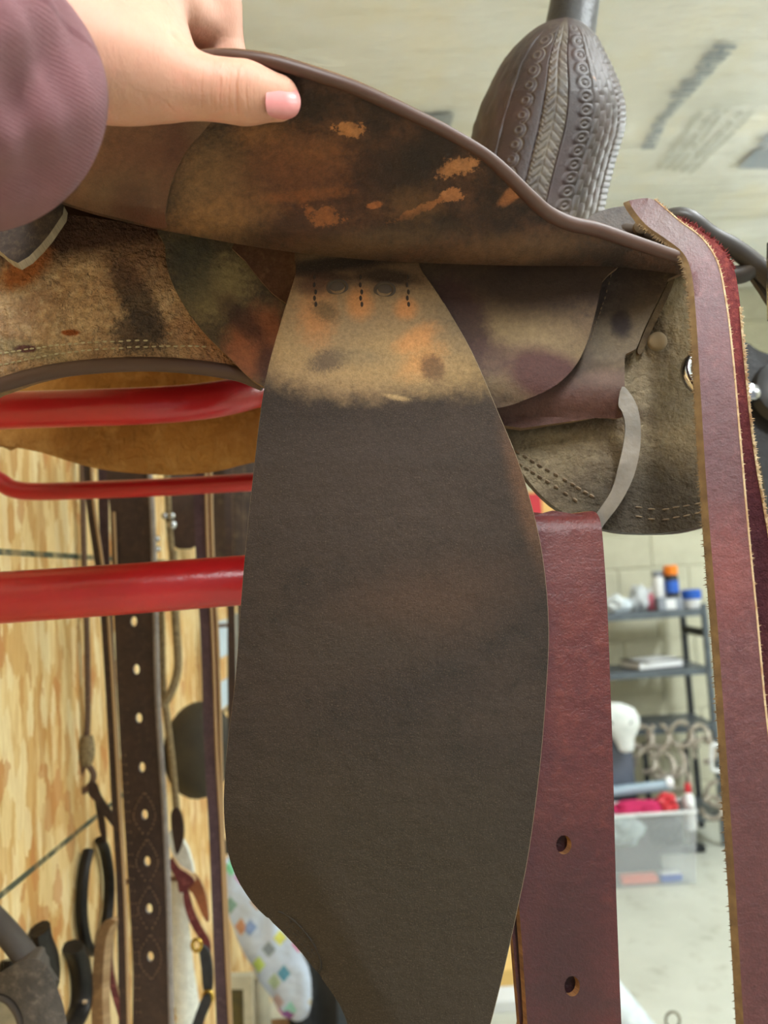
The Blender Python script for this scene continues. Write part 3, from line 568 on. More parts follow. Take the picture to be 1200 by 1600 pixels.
# ================================================================== STRAPS ON THE SADDLE
RED = [(98, 46, 42), (82, 38, 40), (112, 56, 50)]
m_lat = leather('burgundy_latigo', [(92, 40, 38), (76, 32, 36), (104, 48, 42)], [(890, 880, 60, 40, 0, (104, 58, 58), dict(edge=.9, nz=.8, ns=20, st=.6)), (900, 1560, 120, 14, -12, (58, 40, 40), dict(edge=.7, nz=1, ns=30, st=.5)), (880, 1500, 90, 220, 0, (52, 23, 27), dict(edge=.9, nz=.6, ns=8, st=.95))], rough=.42, grain=.0004, gsc=240, spec=.5, big=7)  # large lower patch paints the dimmer light down the strap
m_ledge = leather('latigo_edge', [(134, 92, 52), (98, 62, 34)], rough=.8, big=40)
RL = [(930, 800), (939, 818), (944, 870), (949, 950), (953, 1050), (958, 1200), (963, 1400), (971, 1600), (973, 1650)]
LL = [(812, 806), (806, 900), (802, 1050), (802, 1200), (809, 1380), (816, 1480), (824, 1600), (827, 1650)]
def fl(x, y):
    k = max(0, 1-(y-800)/26.); return .586+.016*k*k-.00001*(y-800)
def circ(x, y, rx, ry, n=20): return [(x+rx*math.cos(2*math.pi*i/n), y+ry*math.sin(2*math.pi*i/n)) for i in range(n)]
lat = thing('latigo_strap', at(890, 1400, .59), 'wide burgundy leather strap with punched holes hanging from the steel dee', 'strap')
sheet('strap_front', [(820, 808), (875, 805), (915, 800)]+RL+LL[::-1][:-1], fl, .0045, [m_lat, m_ledge], lat, smooth=3, g=14, holes=[circ(881, 1320, 12, 15), circ(894, 1541, 12, 16)], tdir=(-.45, .9, .1))
sheet('strap_back', [(812, 812), (915, 806), (930, 900), (945, 1200), (950, 1500), (955, 1650), (818, 1650), (812, 1600), (802, 1480), (796, 1400), (790, 1200), (795, 900)], lambda x, y: fl(x, max(y, 840))+.010, .0045, [m_lat, m_ledge], lat, smooth=2, g=40, tdir=(-.3, .95, 0))
# long rein straps over the pommel
m_rein = leather('burgundy_rein', [(94, 53, 55), (80, 43, 47), (106, 64, 63)], [(1050, 350, 60, 50, 0, (96, 76, 74), dict(edge=.9, nz=.8, ns=30, st=.8)), (1120, 700, 50, 90, 0, (90, 62, 66), dict(edge=.9, nz=.8, ns=20, st=.6)), (1140, 900, 40, 80, 0, (122, 62, 58), dict(edge=.9, nz=1, ns=30, st=.6)), (1180, 1450, 80, 300, 0, (74, 38, 38), dict(edge=.9, nz=.5, ns=10, st=.8))], rough=.5, grain=.0005, gsc=260, spec=.45, big=12, stretch=(1, .5, 1))  # tall lower patch puts the light's fall-off into the colour
m_rough = leather('suede_burgundy', [(122, 58, 56), (98, 44, 46), (146, 76, 66)], [(1180, 900, 60, 260, 0, (58, 32, 38), dict(edge=.9, nz=.5, ns=14, st=.9))], rough=.95, grain=.0014, gsc=330, spec=.1, big=30)
m_fray = simple('pale_fibres', (192, 172, 138), (160, 126, 92), 100, .9, bump=0)
m_brfray = simple('brown_fibres', (112, 88, 54), (86, 64, 38), 100, .9, bump=0)
LA = [(984, 318), (1008, 350), (1040, 373), (1068, 396), (1081, 430), (1088, 500), (1094, 600), (1100, 700), (1107, 800), (1115, 900), (1123, 1000), (1130, 1100), (1140, 1250), (1150, 1400), (1162, 1600), (1166, 1650)]
RA = [(1022, 312), (1060, 345), (1096, 373), (1120, 410), (1133, 470), (1143, 550), (1152, 650), (1160, 740), (1170, 850), (1181, 960), (1194, 1100), (1206, 1200), (1225, 1400), (1243, 1600), (1248, 1650)]
def fra(x, y): return .615-.085*(1-(1-max(0, min(1, (y-312)/420)))**2.6)-.016*max(0, (y-312)/1300)
ra = thing('rein_strap', at(1130, 900, .52), 'burgundy leather strap, smooth side out, draped over the saddle front', 'strap')
sheet('strap_body', [(990, 312)]+RA+LA[::-1], fra, .0048, [m_rein, m_brfray], ra, smooth=4, g=14, tdir=(-.72, .68, 0))
fibres('frayed_edge', [(x-9, y) for x, y in LA[1:]], lambda x, y: fra(x, y)+.003, m_brfray, ra, 620, (4, 11), 1.6, -1)
px_tube('pale_edge', [(x+1, y, fra(x, y)+.0005) for x, y in RA[:12]], 2.0, m_fray, ra, segs=6, sm=6)
fibres('frayed_edge', RA[:12], lambda x, y: fra(x, y)+.0006, m_fray, ra, 420, (3, 9), 1.4, 1)
RB = [(1060, 340), (1092, 358), (1127, 386), (1147, 420), (1157, 480), (1164, 560), (1172, 640), (1182, 720), (1194, 790), (1206, 860), (1228, 1000), (1262, 1200), (1290, 1400), (1315, 1650)]
LB = [(1030, 330), (1060, 362), (1090, 390), (1108, 440), (1118, 560), (1130, 700), (1145, 860), (1165, 1000), (1190, 1200), (1215, 1400), (1235, 1650)]
frb = lambda x, y: fra(x, y)+.016
rb = thing('rein_strap', at(1180, 900, .54), 'burgundy strap with its fuzzy suede side out, hanging just behind the smooth strap', 'strap')
sheet('strap_body', RB+LB[::-1], frb, .0045, [m_rough, m_fray], rb, smooth=4, g=16, tdir=(-.3, .95, 0))
fibres('frayed_edge', [p for p in RB[:4]], lambda x, y: frb(x, y), m_rough, rb, 160, (3, 9), 1.6, 1)
fibres('frayed_edge', [(x-1, y) for x, y in RB[4:11]], lambda x, y: frb(x, y)-.0008, m_fray, rb, 560, (3, 9), 1.8, 1)
px_tube('pale_edge', [(x-1, y, frb(x, y)+.0003) for x, y in RB[4:11]], 2.2, m_fray, rb, segs=6, sm=6)
# ================================================================== THE HAND
def sdf_mesh(name, cones, k, lo, hi, h):
    """one continuous skin around tapered limbs (smooth union), surface nets"""
    n = [int((hi[i]-lo[i])/h)+1 for i in range(3)]
    G = np.stack(np.meshgrid(*[lo[i]+h*np.arange(n[i]) for i in range(3)], indexing='ij'), -1).astype(np.float32)
    D = None
    for c in cones:
        a, b_, ra_, rb_ = np.array(c[0], np.float32), np.array(c[1], np.float32), c[2], c[3]; kk = c[4] if len(c) > 4 else k
        ab = b_-a; t = np.clip(((G-a)@ab)/max(1e-9, float(ab@ab)), 0, 1); d = np.linalg.norm(G-a-t[..., None]*ab, axis=-1)-(ra_+(rb_-ra_)*t)
        if D is None: D = d
        else: hh = np.clip(.5+.5*(D-d)/kk, 0, 1); D = D*(1-hh)+d*hh-kk*hh*(1-hh)
    S = D < 0; cs = [S[i:n[0]-1+i, j:n[1]-1+j, l:n[2]-1+l] for i in (0, 1) for j in (0, 1) for l in (0, 1)]
    cnt = sum(c.astype(int) for c in cs); act = (cnt > 0) & (cnt < 8); idx = -np.ones(act.shape, int); ids = np.argwhere(act); idx[act] = np.arange(len(ids))
    P = np.zeros((len(ids), 3)); W = np.zeros(len(ids))
    offs = [np.array((i, j, l)) for i in (0, 1) for j in (0, 1) for l in (0, 1)]
    for a in range(8):
        for b_ in range(a+1, 8):
            if abs(offs[a]-offs[b_]).sum() != 1: continue
            da = D[tuple((ids+offs[a]).T)]; db = D[tuple((ids+offs[b_]).T)]; m = (da < 0) != (db < 0); t = np.where(m, da/np.where(m, da-db, 1), 0)
            P += np.where(m[:, None], offs[a]+(offs[b_]-offs[a])*t[:, None], 0); W += m
    V = np.array(lo)+h*(ids+P/np.maximum(W, 1)[:, None]); Fc = []
    for ax in range(3):
        o1, o2 = [(1, 2), (2, 0), (0, 1)][ax]; sl0 = [slice(1, n[q]-1) for q in range(3)]; sl1 = list(sl0); sl0[ax] = slice(0, n[ax]-1); sl1[ax] = slice(1, n[ax])
        s0, s1 = S[tuple(sl0)], S[tuple(sl1)]
        base = np.array([1, 1, 1]); base[ax] = 0
        for flip, mk in ((False, s0 & ~s1), (True, ~s0 & s1)):
            e = np.argwhere(mk)+base
            if not len(e): continue
            u = np.zeros(3, int); u[o1] = 1; v = np.zeros(3, int); v[o2] = 1
            q = np.stack([idx[tuple((e-u-v).T)], idx[tuple((e-v).T)], idx[tuple(e.T)], idx[tuple((e-u).T)]], 1)
            Fc += (q[:, ::-1] if flip else q).tolist()
    return V, Fc
hp = lambda x, y, d: tuple(at(x, y, d))
cones = [
    (hp(433, 153, .462), hp(380, 145, .456), .0128, .0150), (hp(380, 145, .456), hp(330, 139, .452), .0150, .0142), (hp(330, 139, .452), hp(262, 126, .448), .0142, .0168, .010),
    (hp(262, 128, .448), hp(185, 106, .440), .0170, .0250, .016), (hp(185, 106, .440), hp(60, 80, .425), .0250, .0300, .02),
    (hp(250, 60, .452), hp(150, 60, .438), .0165, .024, .018), (hp(262, -10, .462), hp(120, 40, .44), .0175, .026, .02), (hp(225, -90, .48), hp(90, -10, .445), .017, .027, .02), (hp(190, -150, .50), hp(60, -30, .45), .016, .025, .02),
    (hp(275, -30, .470), hp(335, 8, .496), .0165, .0160, .010), (hp(290, 20, .474), hp(330, 40, .497), .014, .015, .006), (hp(335, 8, .496), hp(350, 95, .506), .0160, .0140, .005), (hp(350, 95, .506), hp(345, 160, .502), .0140, .0108, .004),
    (hp(228, -110, .49), hp(290, -70, .535), .0145, .013, .006), (hp(290, -70, .535), hp(285, 40, .535), .013, .012, .004), (hp(285, 40, .535), hp(275, 130, .513), .012, .0105, .004),
    (hp(190, -160, .50), hp(225, -110, .545), .0135, .0125, .005), (hp(225, -110, .545), hp(215, 40, .545), .0125, .0115, .004), (hp(215, 40, .545), hp(205, 140, .525), .0115, .010, .004),
    (hp(150, -180, .50), hp(160, -110, .55), .012, .011, .004), (hp(160, -110, .55), hp(150, 20, .545), .011, .010, .004), (hp(150, 20, .545), hp(145, 110, .53), .010, .009, .004),
    (hp(60, 80, .425), hp(-9, 163, .41), .030, .032, .02), (hp(-9, 163, .41), tuple(at(-9, 163, .40)-Vector((.75, 2.62, .31)).normalized()*.13), .032, .036, .02)]
pts = np.array([c[i] for c in cones for i in (0, 1)]); V, Fc = sdf_mesh('hand', cones, .01, (pts.min(0)-.04).tolist(), (pts.max(0)+.045).tolist(), .0016)
# knuckle creases of the thumb and the web fold, cut into the surface
creases = [((372, 108), (366, 145), (371, 182), 1.1, 2.2), ((386, 112), (382, 145), (388, 176), .8, 2.0), ((360, 112), (354, 145), (358, 180), .4, 1.8), ((347, 108), (340, 145), (344, 180), .3, 1.8), ((334, 105), (327, 145), (330, 178), .25, 1.8), ((318, 100), (312, 145), (315, 178), .22, 1.8), ((264, 48), (272, 60), (282, 68), .8, 4.0), ((222, 142), (228, 165), (236, 178), .6, 5), ((255, 155), (262, 168), (276, 178), .5, 3)]
rs_ = np.random.RandomState(4)
for k in range(26):
    x_ = rs_.uniform(285, 400); yt = rs_.uniform(104, 130); yb_ = yt+rs_.uniform(22, 55); creases.append(((x_+2, yt), (x_-4, (yt+yb_)/2), (x_+1, min(183, yb_)), rs_.uniform(.12, .3), 1.5))
inv = CM.inverted(); me = mesh('hand', V, Fc, True, 180); bmh = bmesh.new(); bmh.from_mesh(me)
def pxy(co): q = inv @ (co-Vector((0, 0, CAMZ))); return 600-F*q.x/q.z, 800+F*q.y/q.z
es = []
for e_ in bmh.edges:
    c_ = (e_.verts[0].co+e_.verts[1].co)/2
    if c_.y < .47:
        x_, y_ = pxy(c_)
        if 205 < x_ < 410 and 35 < y_ < 195: es.append(e_)
bmesh.ops.subdivide_edges(bmh, edges=es, cuts=2, use_grid_fill=True, smooth=.3); bmh.normal_update(); bmh.to_mesh(me); bmh.free(); me.polygons.foreach_set('use_smooth', [True]*len(me.polygons)); me.update()
nv = len(me.vertices); co = np.empty(nv*3); me.vertices.foreach_get('co', co); co = co.reshape(-1, 3); no = np.empty(nv*3); me.vertices.foreach_get('normal', no); no = no.reshape(-1, 3)
q = (co-np.array((0, 0, CAMZ)))@np.array(inv).T; px = 600-F*q[:, 0]/q[:, 2]; py = 800+F*q[:, 1]/q[:, 2]; ok = (px < 480) & (py < 230) & (no[:, 1] < .2) & (co[:, 1] < .475); dsp = np.zeros(nv)
for a, m_, e, am, wd in creases:
    t = np.clip((py-a[1])/(e[1]-a[1]), 0, 1); x = (1-t)**2*a[0]+2*t*(1-t)*m_[0]+t*t*e[0]; dsp += am*.0008*np.exp(-((px-x)/wd)**2)*np.sin(t*math.pi)**.6
co -= no*(np.minimum(dsp, .0009)*ok)[:, None]; me.vertices.foreach_set('co', co.ravel())
me.update()
b = MB('skin'); col = b.mix(lin((204, 156, 132)), lin((192, 140, 118)), b.noise(28, .3, .7, 5)); col = b.mix(col, lin((212, 146, 126)), b.noise(45, .5, .8, 4))
b.bump(b.noise(500, 0, 1, 3, .6, (1, 1, .4)), .00035); b.bump(b.noise(140, 0, 1, 4, .6, (1.6, 1, .35)), .0006); m_skin = b.done(col, .5, 0, .4); b.b.inputs['Subsurface Weight'].default_value = .12; b.b.inputs['Subsurface Radius'].default_value = (.006, .0025, .0015); b.b.inputs['Subsurface Scale'].default_value = 1
person = thing('person', at(150, 100, .44), 'person in a mauve ribbed sleeve lifting the saddle flap by thumb and fingers', 'person')
link('hand', me, m_skin, person)['label'] = 'bare hand gripping the flap, thumb in front'
m_nail = simple('thumbnail', (206, 138, 134), (194, 122, 122), 60, .25, bump=0, spec=.6)
def nd(x, y):
    t = (433-x)/53; r = .0128+.0022*max(0, t); vy = (y-(153-8*t))*.457/F; q = max(0, x-433)*.462/F; s = r*r-vy*vy-q*q*.55
    return .462-.006*t-math.sqrt(max(2e-5, s))-.0007
sheet('thumbnail', [(418, 140), (430, 133), (448, 131), (462, 138), (469, 152), (469, 168), (462, 181), (446, 187), (428, 184), (418, 177), (415, 158)], nd, .0006, m_nail, person, smooth=4, g=5, label='pink thumbnail')
# sleeve: tube of ribbed knit around the forearm, cuff open towards the hand
b = MB('ribbed_knit', 'UV'); col = b.mix(lin((150, 92, 98)), lin((132, 78, 84)), b.noise(6, .35, .65, 5)); col = b.mix(col, lin((96, 52, 60)), b.noise(60, .70, .78, 3)); wv = b.N.new('ShaderNodeTexWave'); wv.wave_type = 'BANDS'; wv.bands_direction = 'Y'; wv.inputs['Scale'].default_value = 19; wv.inputs['Distortion'].default_value = 2.5; wv.inputs['Detail'].default_value = 2; b.L.new(b.v, wv.inputs['Vector'])
col = b.mix(col, lin((168, 112, 118)), b.mul(wv.outputs['Fac'], .55)); b.bump(wv.outputs['Fac'], .0008); b.bump(b.noise(300, 0, 1, 3), .0008); m_knit = b.done(col, .92, 0, .15); b.b.inputs['Sheen Weight'].default_value = .25
axd = Vector((.75, 2.62, .31)).normalized(); ws = Vector((.6, -.78, 0)); ws = (ws-axd*ws.dot(axd)).normalized(); up = axd.cross(ws).normalized(); cc_ = at(-9, 163, .40)
V = []; Fc = []; uvs = []; nr_, nc_ = 40, 96; R0 = .0652
for side in (0, 1):
    for j in range(nr_+1):
        t = j/nr_; c = cc_-axd*(t*.24)
        for i in range(nc_):
            a = 2*math.pi*i/nc_; rad = R0*(1+.10*t)+.0024*math.sin(3*a+t*11)+.0022*math.sin(7*a-t*26+1)*min(1, t*6)+.0012*math.sin(13*a+t*40)*min(1, t*8)*min(1, t*4+.3)+.0016*noise.noise((math.cos(a)*2, math.sin(a)*2, t*7))+.003*math.exp(-(t/.03)**2)*0
            rad += (-.0028 if side else 0)-(.0012*math.exp(-(t/.012)**2) if not side else 0)
            rad -= .0010*math.exp(-((t-.36)/.02)**2)
            V.append(c+(ws*math.cos(a)*1.0+up*math.sin(a)*1.017)*rad)
            uvs.append((t*.24*10, i/nc_*.37*10))
n1 = (nr_+1)*nc_
for side in (0, 1):
    for j in range(nr_):
        for i in range(nc_):
            a = side*n1+j*nc_+i; b_ = side*n1+j*nc_+(i+1) % nc_; q = [a, b_, b_+nc_, a+nc_]; Fc.append(q if side else q[::-1])
for i in range(nc_): Fc.append([i, (i+1) % nc_, n1+(i+1) % nc_, n1+i])
ms = mesh('sleeve', V, Fc, True, 80); u_ = ms.uv_layers.new(name='knit')
for lp in ms.loops: u_.data[lp.index].uv = uvs[lp.vertex_index]
link('sleeve', ms, m_knit, person)['label'] = 'mauve ribbed knit sleeve'
# ================================================================== THE RED RACK
m_red = MB('red_powder_coat'); col = m_red.mix(lin((190, 34, 38)), lin((168, 28, 32)), m_red.noise(12, .3, .7)); m_red.bump(m_red.noise(90, 0, 1, 3), .0006); m_red = m_red.done(col, .28, 0, .5)
rack = thing('saddle_rack', at(100, 800, .8), 'red tubular steel saddle rack holding up the saddle', 'saddle rack')
def rt(name, pts, rpx): d = pts[0][2]; return tube(name, [at(*p) for p in pts], rpx*d/F, m_red, rack, segs=20, sm=8)
rt('upper_tube', [(-240, 656, .735), (-90, 650, .735), (0, 642, .74), (120, 638, .745), (230, 634, .75), (300, 629, .76), (350, 622, .775), (395, 612, .81), (425, 606, .87), (445, 612, .95)], 30)
rt('far_tube', [(-30, 735, 1.02), (0, 752, 1.02), (20, 764, 1.02), (60, 768, 1.02), (160, 765, 1.02), (280, 760, 1.02), (400, 753, 1.02), (520, 747, 1.02)], 14)
rt('lower_tube', [(-235, 951, .755), (0, 934, .78), (200, 920, .80), (400, 905, .82), (560, 894, .84)], 42)
rt('wall_post', [(-120, 520, .98), (-128, 800, .98), (-140, 1200, .98)], 26) if 0 else None
# ================================================================== TACK ALONG THE BOARD WALL
m_dbrown = leather('dark_brown_strap', [(62, 44, 36), (50, 36, 31), (76, 56, 46)], rough=.5, big=20)
m_cedge = leather('cream_edge', [(176, 146, 108), (150, 118, 82)], rough=.8, big=40)
m_gedge = simple('grey_bound_edge', (150, 142, 136), (128, 120, 116), 60, .7, bump=0)
m_blackm = simple('black_iron', (34, 32, 31), (48, 44, 40), 40, .42, .6, .0006, 120)
m_hook = simple('wooden_rail', (120, 86, 54), (96, 66, 40), 20, .6)
# rail that carries the hanging straps (behind the fleece)
rail = thing('tack_rail', (WX, 1.36, 1.62), 'wooden peg rail fixed to the strand board wall behind the saddle', 'rail')
ra0 = at(180, 690, 1.36)
boxes('bar', [((-.30, 1.36, ra0.z+.012), (.396, .03, .03))], m_hook, rail)
def hang(name, label, cat, left, right, d, th, mats, group=None, tdir=None, holes=(), g=40, smooth=3, part='strap'):
    t = thing(name, at(left[-1][0], left[-1][1], d if not callable(d) else d(*left[-1])), label, cat, group)
    sheet(part, left+right[::-1], d, th, mats, t, smooth=smooth, g=g, tdir=tdir, holes=holes); return t
# wide back cinch with punched holes and fancy stitching
LC = [(168, 690), (172, 800), (178, 960), (184, 1100), (194, 1280), (203, 1420), (208, 1520), (212, 1660)]; RC = [(228, 690), (236, 800), (241, 960), (245, 1100), (256, 1280), (262, 1420), (264, 1520), (268, 1660)]
hl = [(209, 971), (213, 1046), (217, 1122), (222, 1199), (226, 1273), (230, 1346), (233, 1420), (235, 1495)]
cin = hang('back_cinch', 'wide dark brown back cinch strap with a row of punched holes', 'strap', LC, RC, 1.33, .006, [m_dbrown, m_gedge], holes=[circ(x, y, 5, 8, 12) for x, y in hl], g=30)
px_tube('bound_edge', [(x+2, y, 1.329) for x, y in RC], 4.5, m_gedge, cin, segs=8)
px_tube('bound_edge', [(x+6, y, 1.325) for x, y in LC[1:3]], 2.5, m_cedge, cin, segs=8)
dia = []
for i in range(4, 7):
    a, b_ = hl[i], hl[i+1]; mx, my = (a[0]+b_[0])/2, (a[1]+b_[1])/2
    for s in (-1, 1): dia.append([(a[0]+(0), a[1]-36), (a[0]+s*14, a[1]-12), (a[0]+s*16, a[1]+8), (mx, my)])
for s in (-1, 1): dia.append([(hl[7][0], hl[7][1]-36), (hl[7][0]+s*15, hl[7][1]-10), (hl[7][0]+s*15, hl[7][1]+14), (hl[7][0]+2, hl[7][1]+36)])
m_th2 = simple('tan_thread', (150, 116, 90), rough=.8, bump=0)
stitches('stitching', dia, m_th2, cin, 1.3285, 5, 3.5, .0006, .3)
stitches('stitching', [[(190, 1180), (198, 1300), (208, 1450), (214, 1600)], [(196, 1180), (204, 1300), (214, 1450), (220, 1600)]], m_th2, cin, 1.3285, 5, 3, .0006, .3)
m_purple = leather('plum_leather', [(74, 54, 64), (62, 44, 54), (88, 68, 76)], rough=.45, big=20)
m_maroon = leather('maroon_leather', [(112, 50, 50), (92, 40, 42), (150, 84, 78)], rough=.5, big=20)
def strip(name, label, pts, wpx, d, mats, th=.004, cat='strap', edge=None, group=None, tdir=None, ew=2.2):
    L = [(x-wpx/2, y) for x, y in pts]; R = [(x+wpx/2, y) for x, y in pts]
    t = hang(name, label, cat, L, R, d, th, mats, group, tdir)
    if edge: px_tube('pale_edge', [(x, y, (d(x, y) if callable(d) else d)-.001) for x, y in R], ew, edge, t, segs=6)
    return t
strip('rein', 'plum coloured leather rein with cream edge hanging by the dark fender', [(311, 690), (315, 860), (323, 1000), (329, 1180), (336, 1300), (342, 1450), (352, 1660)], 19, 1.27, [m_purple, m_cedge], edge=m_cedge)
strip('rein', 'maroon leather rein with thick cream edge hanging behind the plum rein', [(322, 690), (326, 860), (334, 1000), (339, 1180), (342, 1300), (349, 1450), (357, 1660)], 12, 1.31, [m_maroon, m_cedge], edge=m_cedge, ew=3)
strip('rein', 'narrow brown rein with cream edge running beside the wide back cinch', [(136, 690), (140, 780), (154, 880), (163, 960), (172, 1100), (180, 1250), (190, 1420), (196, 1660)], 12, 1.24, [m_dbrown, m_cedge], edge=m_cedge, ew=2.6)
strip('rein', 'thin dark maroon strap between the narrow rein and the back cinch', [(160, 690), (163, 860), (170, 1000), (182, 1250), (190, 1420), (194, 1660)], 14, 1.36, [m_purple, m_dbrown])
for x0, w_, d, m_, lb in ((286, 46, 1.62, m_dbrown, 'broad dark leather strap hanging behind the beaded cords'), (357, 12, 1.75, m_dbrown, 'dark strap hanging beside the maroon rein'), (374, 14, 1.9, m_jock, 'grey brown strap hanging at the edge of the fender')):
    strip('hanging_strap', lb, [(x0, 690), (x0, 780), (x0+2, 850 if x0 < 300 else 905)] + ([] if x0 < 300 else [(x0+4, 960), (x0+6, 1160)]), w_, d, [m_, m_edge])
sheet_dark = thing('dark_tack_sheet', at(350, 800, 2.05), 'dark sheet standing in for tack and shadow deep behind the reins', 'bag')  # one dark sheet stands in for hanging tack and its shadows
sheet('flap', [(318, 690), (420, 690), (425, 860), (400, 885), (345, 882), (322, 860)], lambda x, y: 2.05-.05*math.cos((x-370)/60), .08, [m_jock, m_edge_dark], sheet_dark, g=20)
# ropes and braided cords
m_rope = simple('braided_rawhide', (146, 126, 88), (104, 84, 56), 220, .8, bump=.002, bsc=260)
m_rope2 = simple('dark_cord', (84, 62, 48), (110, 84, 64), 200, .8, bump=.002, bsc=260)
def cord(name, label, pts, r, mat, cat='rope'):
    t = thing(name, at(*pts[-1]), label, cat); tube('cord', [at(*p) for p in pts], r, mat, t, segs=8, sm=5); return t
cord('braided_cord', 'thin dark braided cord hanging against the strand board beside the narrow rein', [(112, 690, 1.37), (116, 800, 1.37), (123, 960, 1.37), (128, 1090, 1.37), (130, 1150, 1.37)], .0042, m_rope2)
hk = cord('braided_cord', 'brown braided cord ending in a knotted loop above the horseshoe', [(128, 690, 1.34), (131, 860, 1.34), (136, 1000, 1.34), (137, 1110, 1.34), (135, 1160, 1.34)], .0048, m_rope2)
tube('knot', [at(136, 1150, 1.335), at(135, 1175, 1.335), at(134, 1196, 1.335)], lambda t: .009+.004*math.sin(t*3.14), m_rope, hk, segs=12)
tube('loop', [at(132, 1195, 1.335), at(123, 1215, 1.335), at(128, 1236, 1.335), at(142, 1226, 1.335), at(146, 1210, 1.335), at(138, 1196, 1.335)], .005, m_rope2, hk, closed=True, segs=8)
sp = thing('leather_popper', at(165, 1315, 1.33), 'dark forked leather tail knotted through the cord loop', 'strap')
sheet('tail', [(140, 1222), (150, 1225), (158, 1245), (178, 1275), (180, 1295), (158, 1268), (148, 1252), (138, 1240)], 1.33, .004, [m_dbrown, m_edge_dark], sp, smooth=3, g=20)
sheet('tail', [(148, 1250), (158, 1262), (164, 1290), (165, 1319), (156, 1300), (152, 1275)], 1.336, .004, [m_dbrown, m_edge_dark], sp, smooth=3, g=20)
cord('braided_cord', 'pale braided rawhide cord looping down beside the plum rein', [(270, 860, 1.5), (274, 960, 1.5), (278, 1040, 1.5), (268, 1080, 1.49), (254, 1105, 1.48)], .0075, m_rope)
cord('braided_cord', 'grey braided cord hanging straight down to a black leather tip', [(245, 900, 1.52), (252, 960, 1.52), (254, 1060, 1.52), (262, 1130, 1.5), (270, 1200, 1.5), (277, 1280, 1.5)], .0062, m_rope)
tp = thing('leather_tip', at(276, 1330, 1.49), 'black leather tip at the end of the grey braided cord', 'strap tip')
sheet('tip', [(268, 1268), (276, 1262), (284, 1275), (287, 1300), (284, 1320), (276, 1336), (270, 1312), (267, 1285)], 1.49, .006, [m_dbrown, m_edge_dark], tp, smooth=3, g=14)
bc = cord('beaded_cord', 'beaded silver cord with shiny balls hanging above the lower red tube', [(260, 690, 1.5), (263, 800, 1.5), (268, 860, 1.5)], .006, m_rope)
for (x, y, r) in ((257, 806, .0066), (268, 806, .0066), (269, 820, .0085), (245, 842, .006), (246, 858, .006)): lathe('bead', [(r*math.sin(a), -r*math.cos(a)) for a in np.linspace(.05, 3.09, 10)], at(x, y, 1.49), m_chrome, bc, 14)
# round dark lid on the wall
dl = thing('hanging_hat', at(300, 1180, 1.75), 'dark olive round leather piece hanging behind the plum rein', 'hat')
m_olive = simple('dark_olive', (58, 52, 38), (44, 40, 32), 14, .7)
lathe('crown', [(.0005, .05), (.05, .047), (.085, .03), (.1, 0), (.1, -.01)], at(310, 1170, 1.78), m_olive, dl, 28, Matrix.Rotation(math.radians(70), 4, 'X').to_euler(), scale=(.75, 1.0, 1))
# horseshoes on the board wall
def horseshoe(name, cy, cz, w_, h_, rot, label, cat='horseshoe', group=None, mat=m_blackm, r=.009, x=WX+.012, span=1.0, parent=None, holes=True):
    """iron shoe lying flat on the wall, open end turned by rot"""
    pts = []
    for k in range(15):
        a = math.radians(-155+310*k/14)*span; yy, zz = w_*math.sin(a), -h_*math.cos(a)
        if abs(a) > 1.9: yy *= .96
        pts.append(Vector((x, cy+yy*math.cos(rot)-zz*math.sin(rot), cz+yy*math.sin(rot)+zz*math.cos(rot))))
    t = thing(name, pts[7], label, cat, group) if parent is None else parent
    tube('shoe' if parent is None else 'horseshoe', pts, r, mat, t, segs=10, sm=4, flat=.75)
    return t
hs = [wall_pt(138, 1398), wall_pt(84, 1500)]
horseshoe('horseshoe', hs[0].y, hs[0].z, .062, .083, 0, 'black iron horseshoe hung open end up on the strand board')
def shoe_piece(pts, r, label):
    t = thing('horseshoe', wall_pt(*pts[-1]), label, 'horseshoe'); P = [wall_pt(*p)+Vector((.014, 0, 0)) for p in pts]
    sh = tube('shoe', P, r, m_blackm, t, segs=10, flat=.7); return t, P
t, P = shoe_piece([(98, 1480), (108, 1505), (113, 1540), (110, 1575), (96, 1602), (75, 1618), (52, 1610), (42, 1580)], .016, 'black iron horseshoe with nail holes nailed low on the board')
for p in ((112, 1542), (106, 1567)): lathe('nail', [(.0001, .002), (.0028, .001), (.003, -.004)], wall_pt(*p)+Vector((.026, 0, 0)), m_fray, t, 8, Matrix.Rotation(math.pi/2, 4, 'Y').to_euler())
shoe_piece([(46, 1452), (50, 1475), (60, 1500), (62, 1530), (52, 1560), (30, 1580), (8, 1570), (0, 1530), (2, 1500)], .017, 'rounded black iron shoe on the board above the grey stirrup')
# looped tan strap
lt = thing('looped_strap', at(165, 1600, 1.3), 'tan leather strap folded over in a loop beside the narrow rein', 'strap')
m_tan = leather('tan_strap', [(136, 100, 62), (112, 80, 50), (150, 116, 76)], rough=.5, big=20)
sheet('strap', [(146, 1660), (143, 1560), (148, 1480), (157, 1447), (170, 1436), (181, 1440), (172, 1450), (164, 1480), (160, 1560), (163, 1660)], lambda x, y: 1.30, .012, [m_tan, m_cedge], lt, smooth=4, g=30, tdir=(.7, .7, 0))
sheet('strap_tail', [(180, 1440), (168, 1470), (166, 1510), (176, 1560), (196, 1620), (200, 1600), (184, 1550), (176, 1510), (176, 1470)], lambda x, y: 1.315, .006, [m_maroon, m_cedge], lt, smooth=4, g=30)
